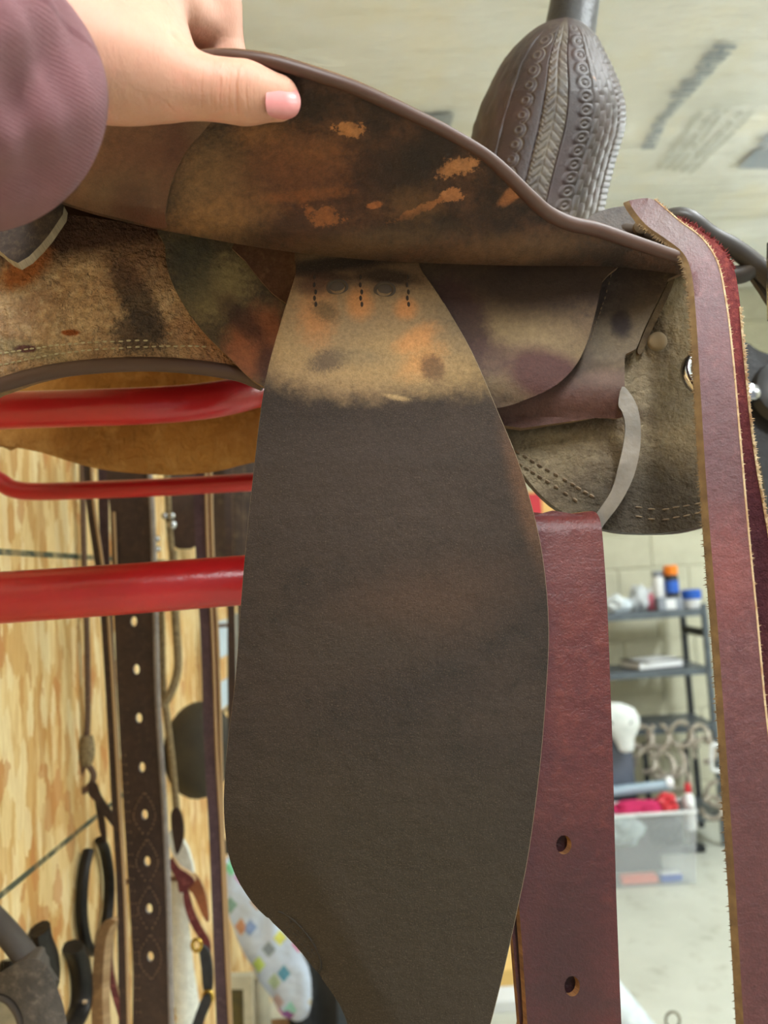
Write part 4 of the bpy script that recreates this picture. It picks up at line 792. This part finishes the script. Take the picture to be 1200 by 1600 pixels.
# grey leather covered stirrup in the near corner
m_grey = leather('grey_stirrup_leather', [(84, 76, 70), (66, 60, 56), (112, 102, 90)], rough=.65, big=14)
m_alu = simple('aluminium', (186, 194, 200), (150, 160, 168), 30, .35, 1)
st = thing('stirrup', at(40, 1660, 1.0), 'grey leather covered stirrup with a metal tread beside the horseshoes', 'stirrup')
tube('arm', [at(-60, 1390, 1.03), at(-20, 1425, 1.02), at(20, 1468, 1.01), at(55, 1515, 1.0), at(75, 1545, .99)], .0165, m_grey, st, segs=14, flat=.7)
sheet('cover', [(-40, 1545), (0, 1520), (40, 1500), (68, 1505), (90, 1545), (103, 1590), (108, 1660), (48, 1660), (36, 1590), (18, 1560), (-10, 1552), (-40, 1570)], lambda x, y: .985-.02*math.cos((x-40)/50), .03, [m_grey, m_grey], st, smooth=4, g=12)
sheet('tread', [(-40, 1560), (0, 1562), (20, 1578), (32, 1610), (34, 1670), (-40, 1670)], 1.0, .02, m_alu, st, smooth=3, g=20)
px_tube('tread_rim', [(-40, 1556, .985), (0, 1556, .98), (22, 1572, .98), (36, 1606, .98), (40, 1670, .98)], 7, m_grey, st, segs=10)
# white cotton girth, tan headstall, black halter, brass
m_cotton = simple('white_cotton', (226, 226, 216), (206, 206, 196), 60, .9, bump=.003, bsc=180)
wg = thing('cotton_girth', at(290, 1600, 1.6), 'white woven cotton girth hanging behind the wide back cinch', 'girth')
sheet('pad', [(262, 1345), (284, 1390), (296, 1450), (304, 1520), (312, 1580), (300, 1640), (262, 1650), (268, 1500), (262, 1420)], lambda x, y: 1.58-.03*math.cos((x-285)/22), .04, m_cotton, wg, smooth=4, g=10)
sheet('strap_loop', [(266, 1298), (276, 1302), (292, 1325), (302, 1362), (296, 1372), (284, 1362), (272, 1340), (264, 1316)], 1.55, .012, m_cotton, wg, smooth=3, g=10)
m_orange = leather('tan_headstall', [(164, 98, 60), (140, 82, 50)], rough=.5, big=20)
hd = thing('headstall', at(310, 1480, 1.52), 'tan and reddish leather headstall with a strap knot over the cotton girth', 'headstall')
sheet('cheek_strap', [(296, 1366), (310, 1372), (322, 1400), (326, 1440), (316, 1430), (300, 1395), (286, 1390)], 1.5, .006, [m_orange, m_cedge], hd, smooth=3, g=14)
sheet('crown_strap', [(286, 1390), (292, 1384), (302, 1420), (316, 1450), (328, 1470), (328, 1492), (310, 1465), (296, 1440), (288, 1415)], 1.49, .006, [m_maroon, m_cedge], hd, smooth=3, g=14)
sheet('knot', [(268, 1340), (280, 1356), (296, 1366), (304, 1378), (290, 1392), (280, 1394), (276, 1375), (266, 1356)], 1.485, .012, [m_maroon, m_cedge], hd, smooth=3, g=14)
m_black = simple('black_webbing', (34, 34, 36), (48, 48, 50), 60, .7)
bh = thing('webbing_halter', at(310, 1590, 1.48), 'black webbing halter with brass rings below the tan headstall', 'halter')
sheet('band', [(311, 1480), (326, 1486), (332, 1520), (330, 1552), (318, 1548), (314, 1510)], 1.47, .008, m_black, bh, smooth=3, g=14)
sheet('band', [(318, 1556), (330, 1566), (320, 1592), (300, 1650), (284, 1650), (300, 1600)], 1.46, .008, m_black, bh, smooth=3, g=14)
m_brass = simple('brass', (206, 172, 84), (176, 140, 60), 40, .25, 1)
for x, y in ((307, 1477), (325, 1558)): tube('ring', [at(x+7*math.cos(a), y+9*math.sin(a), 1.465) for a in np.linspace(0, 2*math.pi, 11)[:-1]], .0032, m_brass, bh, closed=True, segs=8, sm=2)
bc2 = thing('brass_chain', at(271, 1600, 1.46), 'brass chain links hanging between the back cinch and the cotton girth', 'chain')
for k in range(5): tube('link', [at(271+3.5*math.cos(a)*(1 if k % 2 else .5), 1580+k*11+6*math.sin(a), 1.465) for a in np.linspace(0, 2*math.pi, 9)[:-1]], .0018, m_brass, bc2, closed=True, segs=6, sm=2)
# bright patterned bag on a hook
b = MB('patterned_plastic', 'UV'); vo = b.N.new('ShaderNodeTexVoronoi'); vo.voronoi_dimensions = '2D'; vo.distance = 'MANHATTAN'; vo.inputs['Scale'].default_value = 34; vo.inputs['Randomness'].default_value = 1; b.L.new(b.map((1, .8, 1)), vo.inputs['Vector'])
hs_ = b.N.new('ShaderNodeHueSaturation'); hs_.inputs['Saturation'].default_value = 1.15; hs_.inputs['Value'].default_value = .7; b.L.new(vo.outputs['Color'], hs_.inputs['Color']); r_ = b.N.new('ShaderNodeMapRange'); r_.inputs[1].default_value = .40; r_.inputs[2].default_value = .33; b.L.new(vo.outputs['Distance'], r_.inputs[0])
col = b.mix(lin((190, 204, 226)), hs_.outputs[0], b.mul(r_.outputs[0], .85)); b.bump(b.noise(12, 0, 1, 3), .02); m_pat = b.done(col, .16, 0, .6)
pb = thing('patterned_bag', at(430, 1590, 2.3), 'glossy white plastic bag with bright coloured shapes hanging below a black strap', 'bag')
sheet('bag_body', [(352, 1345), (392, 1400), (440, 1450), (482, 1510), (484, 1580), (462, 1596), (436, 1578), (405, 1530), (372, 1470), (352, 1400)], lambda x, y: 2.30-.06*math.cos((x-y*.55+390)/60), .07, m_pat, pb, smooth=4, g=8, relief=lambda x, y: .01*noise.noise((x*.06, y*.03, 0)))
sheet('handle', [(300, 1318), (400, 1312), (402, 1332), (302, 1338)], 2.27, .02, m_black, pb, smooth=1)
# things low down behind the reins
m_cream = simple('cream_frame', (190, 186, 164), (170, 166, 146), 20, .5)
fr2 = thing('picture_frame', at(370, 1600, 2.2), 'cream frame round a dark yellow picture leaning below the patterned bag', 'frame')
sheet('frame', [(352, 1525), (394, 1525), (398, 1660), (352, 1660)], 2.2, .02, m_cream, fr2, smooth=1, g=60, holes=[[(356, 1546), (380, 1546), (382, 1650), (356, 1650)]])
sheet('picture', [(353, 1540), (386, 1540), (388, 1655), (353, 1655)], 2.212, .004, simple('dark_yellow_print', (92, 80, 34), (60, 58, 40), 30, .5), fr2, smooth=1, g=60)
jr = thing('white_jar', at(400, 1600, 2.35), 'pale jar standing beside the cream frame', 'jar')
lathe('body', [(.03, -.13), (.036, -.12), (.036, .05), (.026, .075), (.026, .09), (.0005, .092)], at(402, 1575, 2.4), m_cream, jr, 20)
# shelf that carries the low things
ls = thing('wall_shelf', (WX, 2.3, 0), 'wooden shelf bracketed to the board wall under the jar and frame', 'shelf')
zs = at(402, 1575, 2.4).z-.13
boxes('board', [((-.36, 2.35, zs-.016), (.276, .5, .03))], m_hook, ls); boxes('bracket', [((-.485, 2.35, zs-.11), (.03, .03, .16))], m_hook, ls)
# dark cloth behind and below the fender
m_slate = simple('slate_cloth', (62, 66, 70), (48, 52, 56), 12, .85)
gc = thing('grey_jacket', at(520, 1660, 2.5), 'slate grey jacket hanging beside the patterned bag', 'jacket')
sheet('cloth', [(484, 1500), (520, 1500), (640, 1560), (660, 1700), (484, 1700)], lambda x, y: 2.5+.03*math.sin(x*.08), .05, m_slate, gc, smooth=2, g=14)
# light coloured cards hanging on the wall
m_pale = simple('pale_plastic', (206, 222, 236), (188, 206, 222), 20, .35)
for k, (ol, lb) in enumerate((([(340, 970), (352, 968), (353, 1025), (341, 1025)], 'small pale blue card on the wall above another pale card'), ([(342, 1064), (353, 1062), (353, 1104), (343, 1104)], 'small pale blue card hung just below a matching card'))):
    pc_ = wall_pt((ol[0][0]+ol[1][0])/2, (ol[0][1]+ol[2][1])/2); t = boxes('hanging_card', [((WX+.004, pc_.y, pc_.z), (.006, .12, (ol[2][1]-ol[0][1])*pc_.y/F))], m_pale, None, .001); tag(t, lb, 'card')
wc = thing('plastic_jug', at(370, 1100, 2.2), 'white plastic jug tapering downwards beside the edge of the fender', 'jug')
sheet('jug', [(356, 975), (372, 958), (400, 960), (400, 1050), (372, 1120), (364, 1145), (358, 1080)], lambda x, y: 2.2-.05*math.cos((x-380)/25), .08, m_pale, wc, smooth=3, g=8)
# straps of a bridle in front of the saddle, and a black saddle behind
m_brid = leather('dark_bridle', [(62, 56, 52), (48, 43, 41), (84, 76, 70)], rough=.4, big=14)
br = thing('bridle', at(1170, 460, .72), 'dark leather bridle straps curving out past the saddle front', 'bridle')
tube('cheek_roll', [at(1030, 345, .74), at(1070, 340, .73), at(1110, 368, .73), at(1150, 390, .73), at(1190, 422, .73), at(1230, 470, .73)], .0105, m_brid, br, segs=12, flat=.8)
tube('lower_roll', [at(1090, 425, .74), at(1130, 430, .74), at(1160, 428, .735), at(1180, 415, .73)], .0085, m_brid, br, segs=12)
sheet('hanging_strap', [(1172, 424), (1196, 415), (1230, 430), (1240, 520), (1205, 478), (1190, 455)], .735, .006, [m_brid, m_edge_dark], br, smooth=3, g=14)
px_tube('metal_bar', [(1206, 380, .70), (1206, 440, .70), (1207, 500, .70)], 8, m_chrome, br, segs=10)
m_blk = leather('black_saddle_leather', [(24, 24, 26), (34, 33, 34), (18, 18, 19)], rough=.42, big=14, spec=.5)
bs = thing('black_saddle', at(1230, 1000, 1.0), 'black leather saddle side with a rounded rosette standing beyond the straps', 'saddle')
sheet('fender', [(1140, 540), (1166, 535), (1186, 548), (1230, 560), (1300, 560), (1310, 900), (1240, 960), (1204, 860), (1196, 770), (1180, 700), (1150, 640)], lambda x, y: 1.0+.0002*(1220-x), .02, [m_blk, m_edge_dark], bs, smooth=3, g=25)
lathe('rosette', [(.0005, .016), (.025, .014), (.042, .004), (.045, -.01)], at(1236, 610, .985), m_blk, bs, 26, Matrix.Rotation(math.radians(75), 4, 'X').to_euler())
lathe('concho', [(.0005, .003), (.007, .002), (.010, 0), (.010, -.03)], at(1176, 612, .975), m_chrome, bs, 20, Matrix.Rotation(math.radians(80), 4, 'X').to_euler())
bso = at(1280, 900, 1.05)
boxes('stand', [((bso.x, 1.05, bso.z/2-.05), (.05, .05, bso.z-.1))], m_blackm, bs); boxes('stand_foot', [((bso.x, 1.05, .02), (.4, .3, .04))], m_blackm, bs)
# ================================================================== FAR END: CART, BIN, IRONWORK
m_cart = simple('grey_steel', (104, 112, 120), (88, 96, 104), 20, .4, .5, bump=0); m_cartd = simple('dark_steel', (52, 56, 60), (44, 46, 50), 20, .45, .5, bump=0)
CY0, CY1 = 4.28, 4.6; CX1 = at(1104, 1000, CY0).x; CX0 = CX1-.56
zt = at(1082, 953, CY0).z; z2 = at(1095, 1044, CY0).z; z3 = at(1060, 1135, CY0).z; z4 = .16
ct = thing('utility_cart', ((CX0+CX1)/2, (CY0+CY1)/2, 0), 'grey steel utility cart with open shelves by the far block wall', 'cart')
for x in (CX0, CX1):
    for y in (CY0, CY1): boxes('post', [((x, y, zt/2+.015), (.028, .028, zt+.03))], m_cart if y == CY0 else m_cartd, ct)  # rear posts take the darker steel, their shade put into the colour
for z in (zt, z2, z3, z4):
    boxes('shelf', [(((CX0+CX1)/2, (CY0+CY1)/2, z-.004), (CX1-CX0, CY1-CY0, .012)), (((CX0+CX1)/2, CY0, z-.014), (CX1-CX0, .012, .036)), (((CX0+CX1)/2, CY1, z-.014), (CX1-CX0, .012, .036)), ((CX1, (CY0+CY1)/2, z-.014), (.012, CY1-CY0, .036)), ((CX0, (CY0+CY1)/2, z-.014), (.012, CY1-CY0, .036))], m_cart, ct)
boxes('brace', [((CX1, (CY0+CY1)/2, zt-.12), (.016, CY1-CY0, .04))], m_cartd, ct)
def pt(px, py, d): return at(px, py, d)
def bottle(name, label, px, d, z, r, h, mats, cap=.3, neck=.5, cat='bottle', py=940):
    x = at(px, py, d).x; t = thing(name, (x, d, z), label, cat); hb = h*(1-cap)
    lathe('body', [(r*.92, .001), (r, .008), (r, hb*.86), (r*neck, hb), (.0005, hb+.001)], (x, d, z), mats[0], t, 20)
    if len(mats) > 2: lathe('paper_label', [(r*1.01, hb*.2), (r*1.02, hb*.22), (r*1.02, hb*.72), (r*1.01, hb*.74)], (x, d, z), mats[2], t, 20)
    lathe('cap', [(r*neck*1.05, hb), (r*neck*1.1, hb+.004), (r*neck*1.1, h-.004), (r*neck*.9, h), (.0005, h)], (x, d, z), mats[1], t, 20); return t
P_ = lambda n, c, r=.4, **k: simple(n, c, rough=r, bump=0, **k)
m_white = P_('white_plastic', (228, 230, 232)); m_orangec = P_('orange_cap', (236, 128, 30)); m_bluep = P_('blue_plastic', (38, 92, 190)); m_blacp = P_('black_plastic', (40, 40, 44)); m_pink = P_('pink_plastic', (188, 96, 112)); m_redp = P_('red_plastic', (196, 40, 52)); m_mag = P_('magenta_cloth', (190, 36, 92), .8); m_greyp = P_('grey_card', (140, 146, 156), .7)
zs_ = zt+.003
bottle('spray_can', 'white spray can beside the orange capped bottle on the cart', 1032, 4.40, zs_+.065, .036, .14, [m_white, m_greyp], .22, .8, 'can')
bottle('squeeze_bottle', 'blue labelled bottle with a bright orange cap on the cart', 1052, 4.36, zs_+.065, .034, .165, [m_blacp, m_orangec, m_bluep], .3, .95)
bottle('tub', 'white tub with a wide blue lid at the end of the cart top', 1081, 4.36, zs_, .044, .098, [m_white, m_bluep], .5, 1.05, 'tub')
bottle('pink_bottle', 'small pink bottle behind the crumpled bags on the cart', 1018, 4.42, zs_, .026, .12, [m_pink, m_white], .25, .6)
bx = thing('cardboard_box', (at(1043, 940, 4.38).x, 4.38, zs_), 'low grey cardboard box carrying the can and the bottle', 'box')
boxes('carton', [((at(1043, 940, 4.38).x, 4.38, zs_+.0325), (.125, .1, .064))], m_greyp, bx); boxes('tape', [((at(1043, 940, 4.38).x, 4.329, zs_+.03), (.05, .003, .05))], m_white, bx, .0005)
def crumple(name, label, c, s, mat, seed, cat='bag'):
    bm = bmesh.new(); bmesh.ops.create_icosphere(bm, subdivisions=4, radius=1)
    for v in bm.verts:
        p = v.co.copy(); k = 1+.32*noise.noise(p*1.7+Vector((seed, 0, 0)))+.16*abs(noise.noise(p*4+Vector((0, seed, 0))))-.08*abs(noise.noise(p*9)); p *= k; v.co = (c[0]+p.x*s[0], c[1]+p.y*s[1], max(c[2], c[2]+s[2]*.8+p.z*s[2]))
    me = bpy.data.meshes.new(name); bm.to_mesh(me); bm.free(); return tag(link(name, me, mat), label, cat)
m_film = simple('clear_film', (222, 230, 236), (196, 208, 216), 30, .12, bump=.002, bsc=60, spec=.8)
m_film2 = simple('smoky_film', (168, 172, 176), (200, 206, 210), 30, .12, bump=.002, bsc=60, spec=.8)
x_ = at(966, 940, 4.36).x; crumple('plastic_bag', 'crumpled white plastic bag at the end of the cart top', (x_, 4.38, zs_), (.065, .06, .05), m_film, 1)
x_ = at(1000, 940, 4.43).x; crumple('plastic_bag', 'taller smoky crumpled plastic bag beside the white bag on the cart', (x_, 4.44, zs_), (.05, .05, .075), m_film2, 5)
# second shelf: binder and paper
x_ = at(1018, 1040, 4.43).x; bd = thing('ring_binder', (x_, 4.43, z2), 'dark grey binder lying on the second cart shelf', 'binder')
boxes('cover', [((x_, 4.43, z2+.044), (.26, .2, .006), .25)], m_blacp, bd); boxes('pages', [((x_, 4.43, z2+.024), (.25, .19, .034), .25)], m_white, bd); boxes('cover', [((x_, 4.43, z2+.005), (.26, .2, .004), .25)], m_blacp, bd)
pp = boxes('paper_sheet', [((x_-.0, 4.40, z2+.0495), (.2, .14, .004), .5)], m_white, None, .0005); tag(pp, 'white sheet of paper lying on the dark binder', 'paper')
# clear bin on the floor with its contents
bin_ = thing('storage_bin', (at(1000, 1350, 3.9).x, 3.9, 0), 'clear plastic storage bin full of red and grey things on the floor', 'bin')
m_clear = simple('clear_plastic', (224, 230, 234), rough=.15, bump=0, alpha=.2)
X0, X1, Yb0, Yb1 = at(880, 1350, 3.82).x, at(1086, 1350, 3.82).x, 3.82, 3.98; hz = at(1095, 1265, 3.82).z
def shell(name, x0, x1, y0, y1, z0, z1, th, flare, mat, parent):
    V = []; Fc = []
    for (zz, e, i) in ((z0, 0, 0), (z1, flare, 0), (z1, flare, 1), (z0+th, 0, 1)):
        k = th*i; V += [(x0-e+k, y0-e+k, zz), (x1+e-k, y0-e+k, zz), (x1+e-k, y1+e-k, zz), (x0-e+k, y1+e-k, zz)]
    for r in range(3):
        for q in range(4): a = r*4+q; b_ = r*4+(q+1) % 4; Fc.append([a, b_, b_+4, a+4])
    Fc += [[3, 2, 1, 0], [12, 13, 14, 15]]; return link(name, mesh(name, V, Fc, False), mat, parent)
shell('wall', X0, X1, Yb0, Yb1, .004, hz, .003, .02, m_clear, bin_)
boxes('rim', [(((X0+X1)/2, Yb0-.02, hz), (X1-X0+.05, .012, .012)), (((X0+X1)/2, Yb1+.02, hz), (X1-X0+.05, .012, .012)), ((X0-.02, (Yb0+Yb1)/2, hz), (.012, Yb1-Yb0+.05, .012)), ((X1+.02, (Yb0+Yb1)/2, hz), (.012, Yb1-Yb0+.05, .012))], m_white, bin_)
def xz(px, py, d): p = at(px, py, d); return p
def blob(name, label, px, py, d, s, mat, seed, cat):
    p = at(px, py, d); return crumple(name, label, (p.x, d, max(.01, p.z)), s, mat, seed, cat)
blob('cloth', 'slate grey cloth bundled inside the clear bin', 1040, 1318, 3.91, (.085, .05, .065), m_slate, 3, 'cloth')
blob('cloth', 'pale grey cloth bundled inside the clear bin', 975, 1318, 3.91, (.085, .06, .08), simple('pale_cloth', (176, 190, 190), (150, 166, 168), 20, .9), 8, 'cloth')
blob('cloth', 'magenta cloth heaped on top of the clear bin', 1000, 1272, 3.92, (.13, .06, .035), m_mag, 2, 'cloth')
blob('cloth', 'red cloth heaped at the corner of the clear bin', 1042, 1268, 3.92, (.05, .05, .045), m_redp, 6, 'cloth')
def flat_box(name, label, px, d, z, s, mat, mat2, cat='box'):
    x = at(px, 1340, d).x; t = thing(name, (x, d, z), label, cat); boxes('carton', [((x, d, z+s[2]/2), s)], mat, t); boxes('lid', [((x, d, z+s[2]+.002), (s[0]*.96, s[1]*.9, .004))], mat2, t, .001); return t
flat_box('small_box', 'salmon coloured flat box on the bottom of the clear bin', 995, 3.87, .008, (.16, .05, .028), P_('salmon_card', (232, 132, 112)), P_('salmon_card_lid', (238, 150, 130)))
flat_box('small_box', 'blue flat box on the bottom of the clear bin', 1045, 3.87, .008, (.09, .05, .03), m_bluep, m_white)
def lying(px, py, d): p = at(px, py, d); return p
bottle('spray_bottle', 'white spray bottle with a red nozzle standing in the clear bin', 1076, 3.93, hz-.12, .026, .21, [m_white, m_redp], .2, .5, py=1250)
# horseshoe ironwork rack: rings of welded shoes
m_rust = simple('pale_worn_iron', (176, 168, 156), (138, 128, 116), 30, .45, .5, .001, 60)
iron = thing('horseshoe_stand', (at(1050, 1290, 4.22).x, 4.22, 0), 'pale stand of horseshoes welded into rings beside the cart', 'ironwork')
def cshoe(px, py, d, r, rot, parent=iron, mat=m_rust):
    c = at(px, py, d); P = [Vector((c.x+r*math.cos(a), d+.012*math.sin(a*2), c.z+r*1.05*math.sin(a))) for a in np.linspace(rot+.35, rot+2*math.pi-.35, 14)]
    tube('horseshoe', P, .0085, mat, parent, segs=8, sm=3, flat=1.5)
for (x, y, r, ro) in ((1003, 1152, .05, 2.5), (1029, 1150, .053, 1.6), (1064, 1147, .055, .4), (1048, 1190, .07, 1.2), (1034, 1196, .06, 3.0), (1092, 1150, .05, 5), (1100, 1172, .055, 4.2), (1008, 1190, .05, 4.0), (1062, 1218, .05, 2.0), (1120, 1240, .055, 1.0), (1112, 1262, .05, 2.8)): cshoe(x, y, 4.20, r, ro)
boxes('upright', [((at(1075, 1200, 4.22).x, 4.225, .27), (.022, .022, .54)), ((at(1010, 1200, 4.22).x, 4.225, .27), (.022, .022, .54)), ((at(1042, 1270, 4.22).x, 4.225, .02), (.34, .05, .03))], m_cartd, iron)
tube('white_link', [at(1112, 1168, 4.18), at(1112, 1200, 4.18), at(1120, 1204, 4.18), at(1150, 1204, 4.18), at(1150, 1166, 4.18), at(1120, 1164, 4.18)], .009, m_white, iron, closed=True, segs=8, sm=3)
# animal skull hung on the ironwork
m_bone = simple('bleached_bone', (230, 234, 232), (206, 212, 210), 20, .6)
sk_ = thing('animal_skull', at(975, 1175, 4.03), 'bleached white skull tapering to its nose beside the horseshoe stand', 'skull')
V = []; Fc = []; prof = [(1098, 8, 962), (1106, 26, 964), (1120, 33, 966), (1132, 32, 968), (1143, 24, 972), (1155, 16, 975), (1166, 13, 978), (1173, 11, 979), (1176, 4, 979)]
for (y, w_, x) in prof:
    for k in range(20): a = 2*math.pi*k/20; p = at(x+w_*math.cos(a), y, 4.03); V.append(p+Vector((0, .4*w_*4.03/F*math.sin(a), 0)))
for i in range(len(prof)-1):
    for k in range(20): a = i*20+k; b_ = i*20+(k+1) % 20; Fc.append([a, a+20, b_+20, b_])
Fc += [list(range(20)), [(len(prof)-1)*20+k for k in range(20)][::-1]]
link('cranium', mesh('cranium', V, Fc), m_bone, sk_)
for x in (956, 983): lathe('eye_socket', [(.0005, .004), (.012, .003), (.015, -.006)], at(x, 1128, 3.998), m_slate, sk_, 14, Matrix.Rotation(math.radians(85), 4, 'X').to_euler())  # dark discs stand in for the shade inside the hollow sockets
# slate crate, pale pipe and black tray behind the bin
p0 = at(972, 1190, 4.11); cb = thing('slate_crate', (p0.x, 4.11, 0), 'slate blue plastic crate standing behind the pale pipe', 'crate')
ztop = at(972, 1140, 4.08).z; boxes('body', [((p0.x-.10, 4.115, ztop/2), (.30, .07, ztop-.004))], simple('slate_plastic', (92, 100, 116), (82, 90, 104), 10, .5), cb, .01); boxes('rim', [((p0.x-.10, 4.115, ztop), (.31, .08, .016))], m_greyp, cb)
pi_ = thing('plastic_pipe', at(1000, 1230, 3.87), 'pale blue grey plastic pipe lying across the back of the clear bin', 'pipe')
tube('pipe', [at(900, 1244, 4.035), at(1000, 1232, 4.035), at(1048, 1226, 4.035)], .026, simple('pale_pvc', (158, 178, 192), (144, 164, 178), 10, .35), pi_, segs=18, sm=2)
tube('end_cap', [at(1040, 1224, 4.035), at(1050, 1223, 4.035)], .030, m_white, pi_, segs=18, sm=1)
bt = thing('black_tray', at(1000, 1270, 3.95), 'black tray tucked under the pale pipe behind the red cloth', 'tray')
p1 = at(985, 1262, 4.03); boxes('tray', [((p1.x-.05, 4.03, (p1.z+.02)/2), (.34, .03, p1.z+.02))], m_blacp, bt); boxes('rim', [((p1.x-.05, 4.03, p1.z+.024), (.345, .04, .01))], m_blacp, bt)
# near the floor edge: film wrapped roll and wire ring
fw = thing('film_roll', at(975, 1600, 2.6), 'shiny clear film wrapped roll standing behind the wide burgundy strap', 'roll')
tube('roll', [at(880, 1480, 2.45), at(960, 1570, 2.42), at(1030, 1660, 2.4)], .055, m_film, fw, segs=20, sm=4); tube('core', [at(876, 1476, 2.45), at(884, 1484, 2.45)], .03, m_greyp, fw, sm=1)
wr = thing('wire_ring', at(1051, 1600, 2.4), 'thin wire ring standing up beside the film roll', 'ring')
tube('ring', [at(1051+11*math.cos(a), 1594+13*math.sin(a), 2.38) for a in np.linspace(0, 2*math.pi, 13)[:-1]], .0032, simple('wire', (120, 114, 96), rough=.4, metal=.8, bump=0), wr, closed=True, segs=8, sm=2)
tube('shank', [at(1052, 1608, 2.38), at(1056, 1640, 2.38), at(1060, 1680, 2.38)], .0032, m_rust, wr, segs=8)
# low bench that carries the roll and the wire ring
zb = at(1000, 1660, 2.4).z-.06
bn = thing('low_bench', (.7, 2.4, 0), 'low wooden bench under the film roll', 'bench')
boxes('top', [((.66, 2.4, zb-.02), (.5, .3, .03))], m_hook, bn)
for sx in (-.2, .2):
    for sy in (-.11, .11): boxes('leg', [((.66+sx, 2.4+sy, (zb-.035)/2), (.04, .04, zb-.035))], m_hook, bn)
# cardboard box and red can glimpsed between the skirt and the strap
cbx = thing('cardboard_box', (at(850, 790, 3.3).x, 3.3, 0), 'yellow cardboard box on a stool glimpsed under the saddle skirt', 'box')
pc = at(850, 790, 3.3); boxes('carton', [((pc.x, 3.4, pc.z-.12), (.24, .2, .36))], simple('yellow_card', (226, 186, 116), (210, 168, 98), 8, .7), cbx); boxes('red_print', [((pc.x-.055, 3.298, pc.z-.0), (.09, .006, .1))], m_redp, cbx, .001)
stl = thing('stool', (pc.x, 3.4, 0), 'plain wooden stool carrying the yellow cardboard box', 'stool'); boxes('seat', [((pc.x, 3.4, pc.z-.32), (.3, .3, .035))], m_hook, stl)
for sx in (-.12, .12):
    for sy in (-.12, .12): boxes('leg', [((pc.x+sx, 3.4+sy, (pc.z-.335)/2), (.035, .035, pc.z-.335))], m_hook, stl)

# pegs in the board wall that carry the deeper hanging things
pegs = thing('peg_row', (WX, 1.9, 1.7), 'row of wooden pegs in the board wall behind the reins', 'pegs')
for (x, y, d) in ((286, 700, 1.632), (357, 700, 1.758), (374, 700, 1.908), (360, 705, 2.1), (378, 972, 2.25), (372, 1324, 2.285), (284, 1358, 1.60), (296, 1366, 1.512)):
    p = at(x, y, d); tube('peg', [(WX+.002, d, p.z-.006), (max(p.x+.012, WX+.03), d, p.z-.006)], .005, m_hook, pegs, segs=8, sm=1)
# cartons on the floor between the fender and the wide strap
for (x, y, s, c, lb) in ((790, 1520, (.34, .2, .05), (232, 196, 122), 'flat yellow carton on the concrete between fender and wide strap'), (792, 1570, (.34, .1, .03), (222, 226, 228), 'flat white carton on the concrete in front of the yellow one')):
    v = at(x, y, 1)-Vector((0, 0, CAMZ)); k = -CAMZ/v.z; t = thing('flat_carton', (v.x*k, v.y*k, 0), lb, 'box')
    m_ = simple('carton_card', c, rough=.7, bump=0); boxes('body', [((v.x*k, v.y*k, s[2]/2), s)], m_, t); boxes('lid', [((v.x*k, v.y*k, s[2]), (s[0]*1.01, s[1]*1.01, .012))], m_, t)

# look-alike kinds form groups
GROUPS = dict(horseshoe='horseshoes on the board wall', cloth='cloths in and on the clear bin', plastic_bag='plastic bags on the cart top', hanging_card='pale cards on the board wall', braided_cord='braided cords along the board wall', hanging_strap='dark straps on the wall pegs', rein='reins hanging along the board wall', rein_strap='burgundy straps over the saddle front', small_box='flat boxes in the clear bin', flat_carton='flat cartons on the concrete')
for o in C.objects:
    k = o.name.split('.')[0]
    if o.parent is None and k in GROUPS: o['group'] = GROUPS[k]
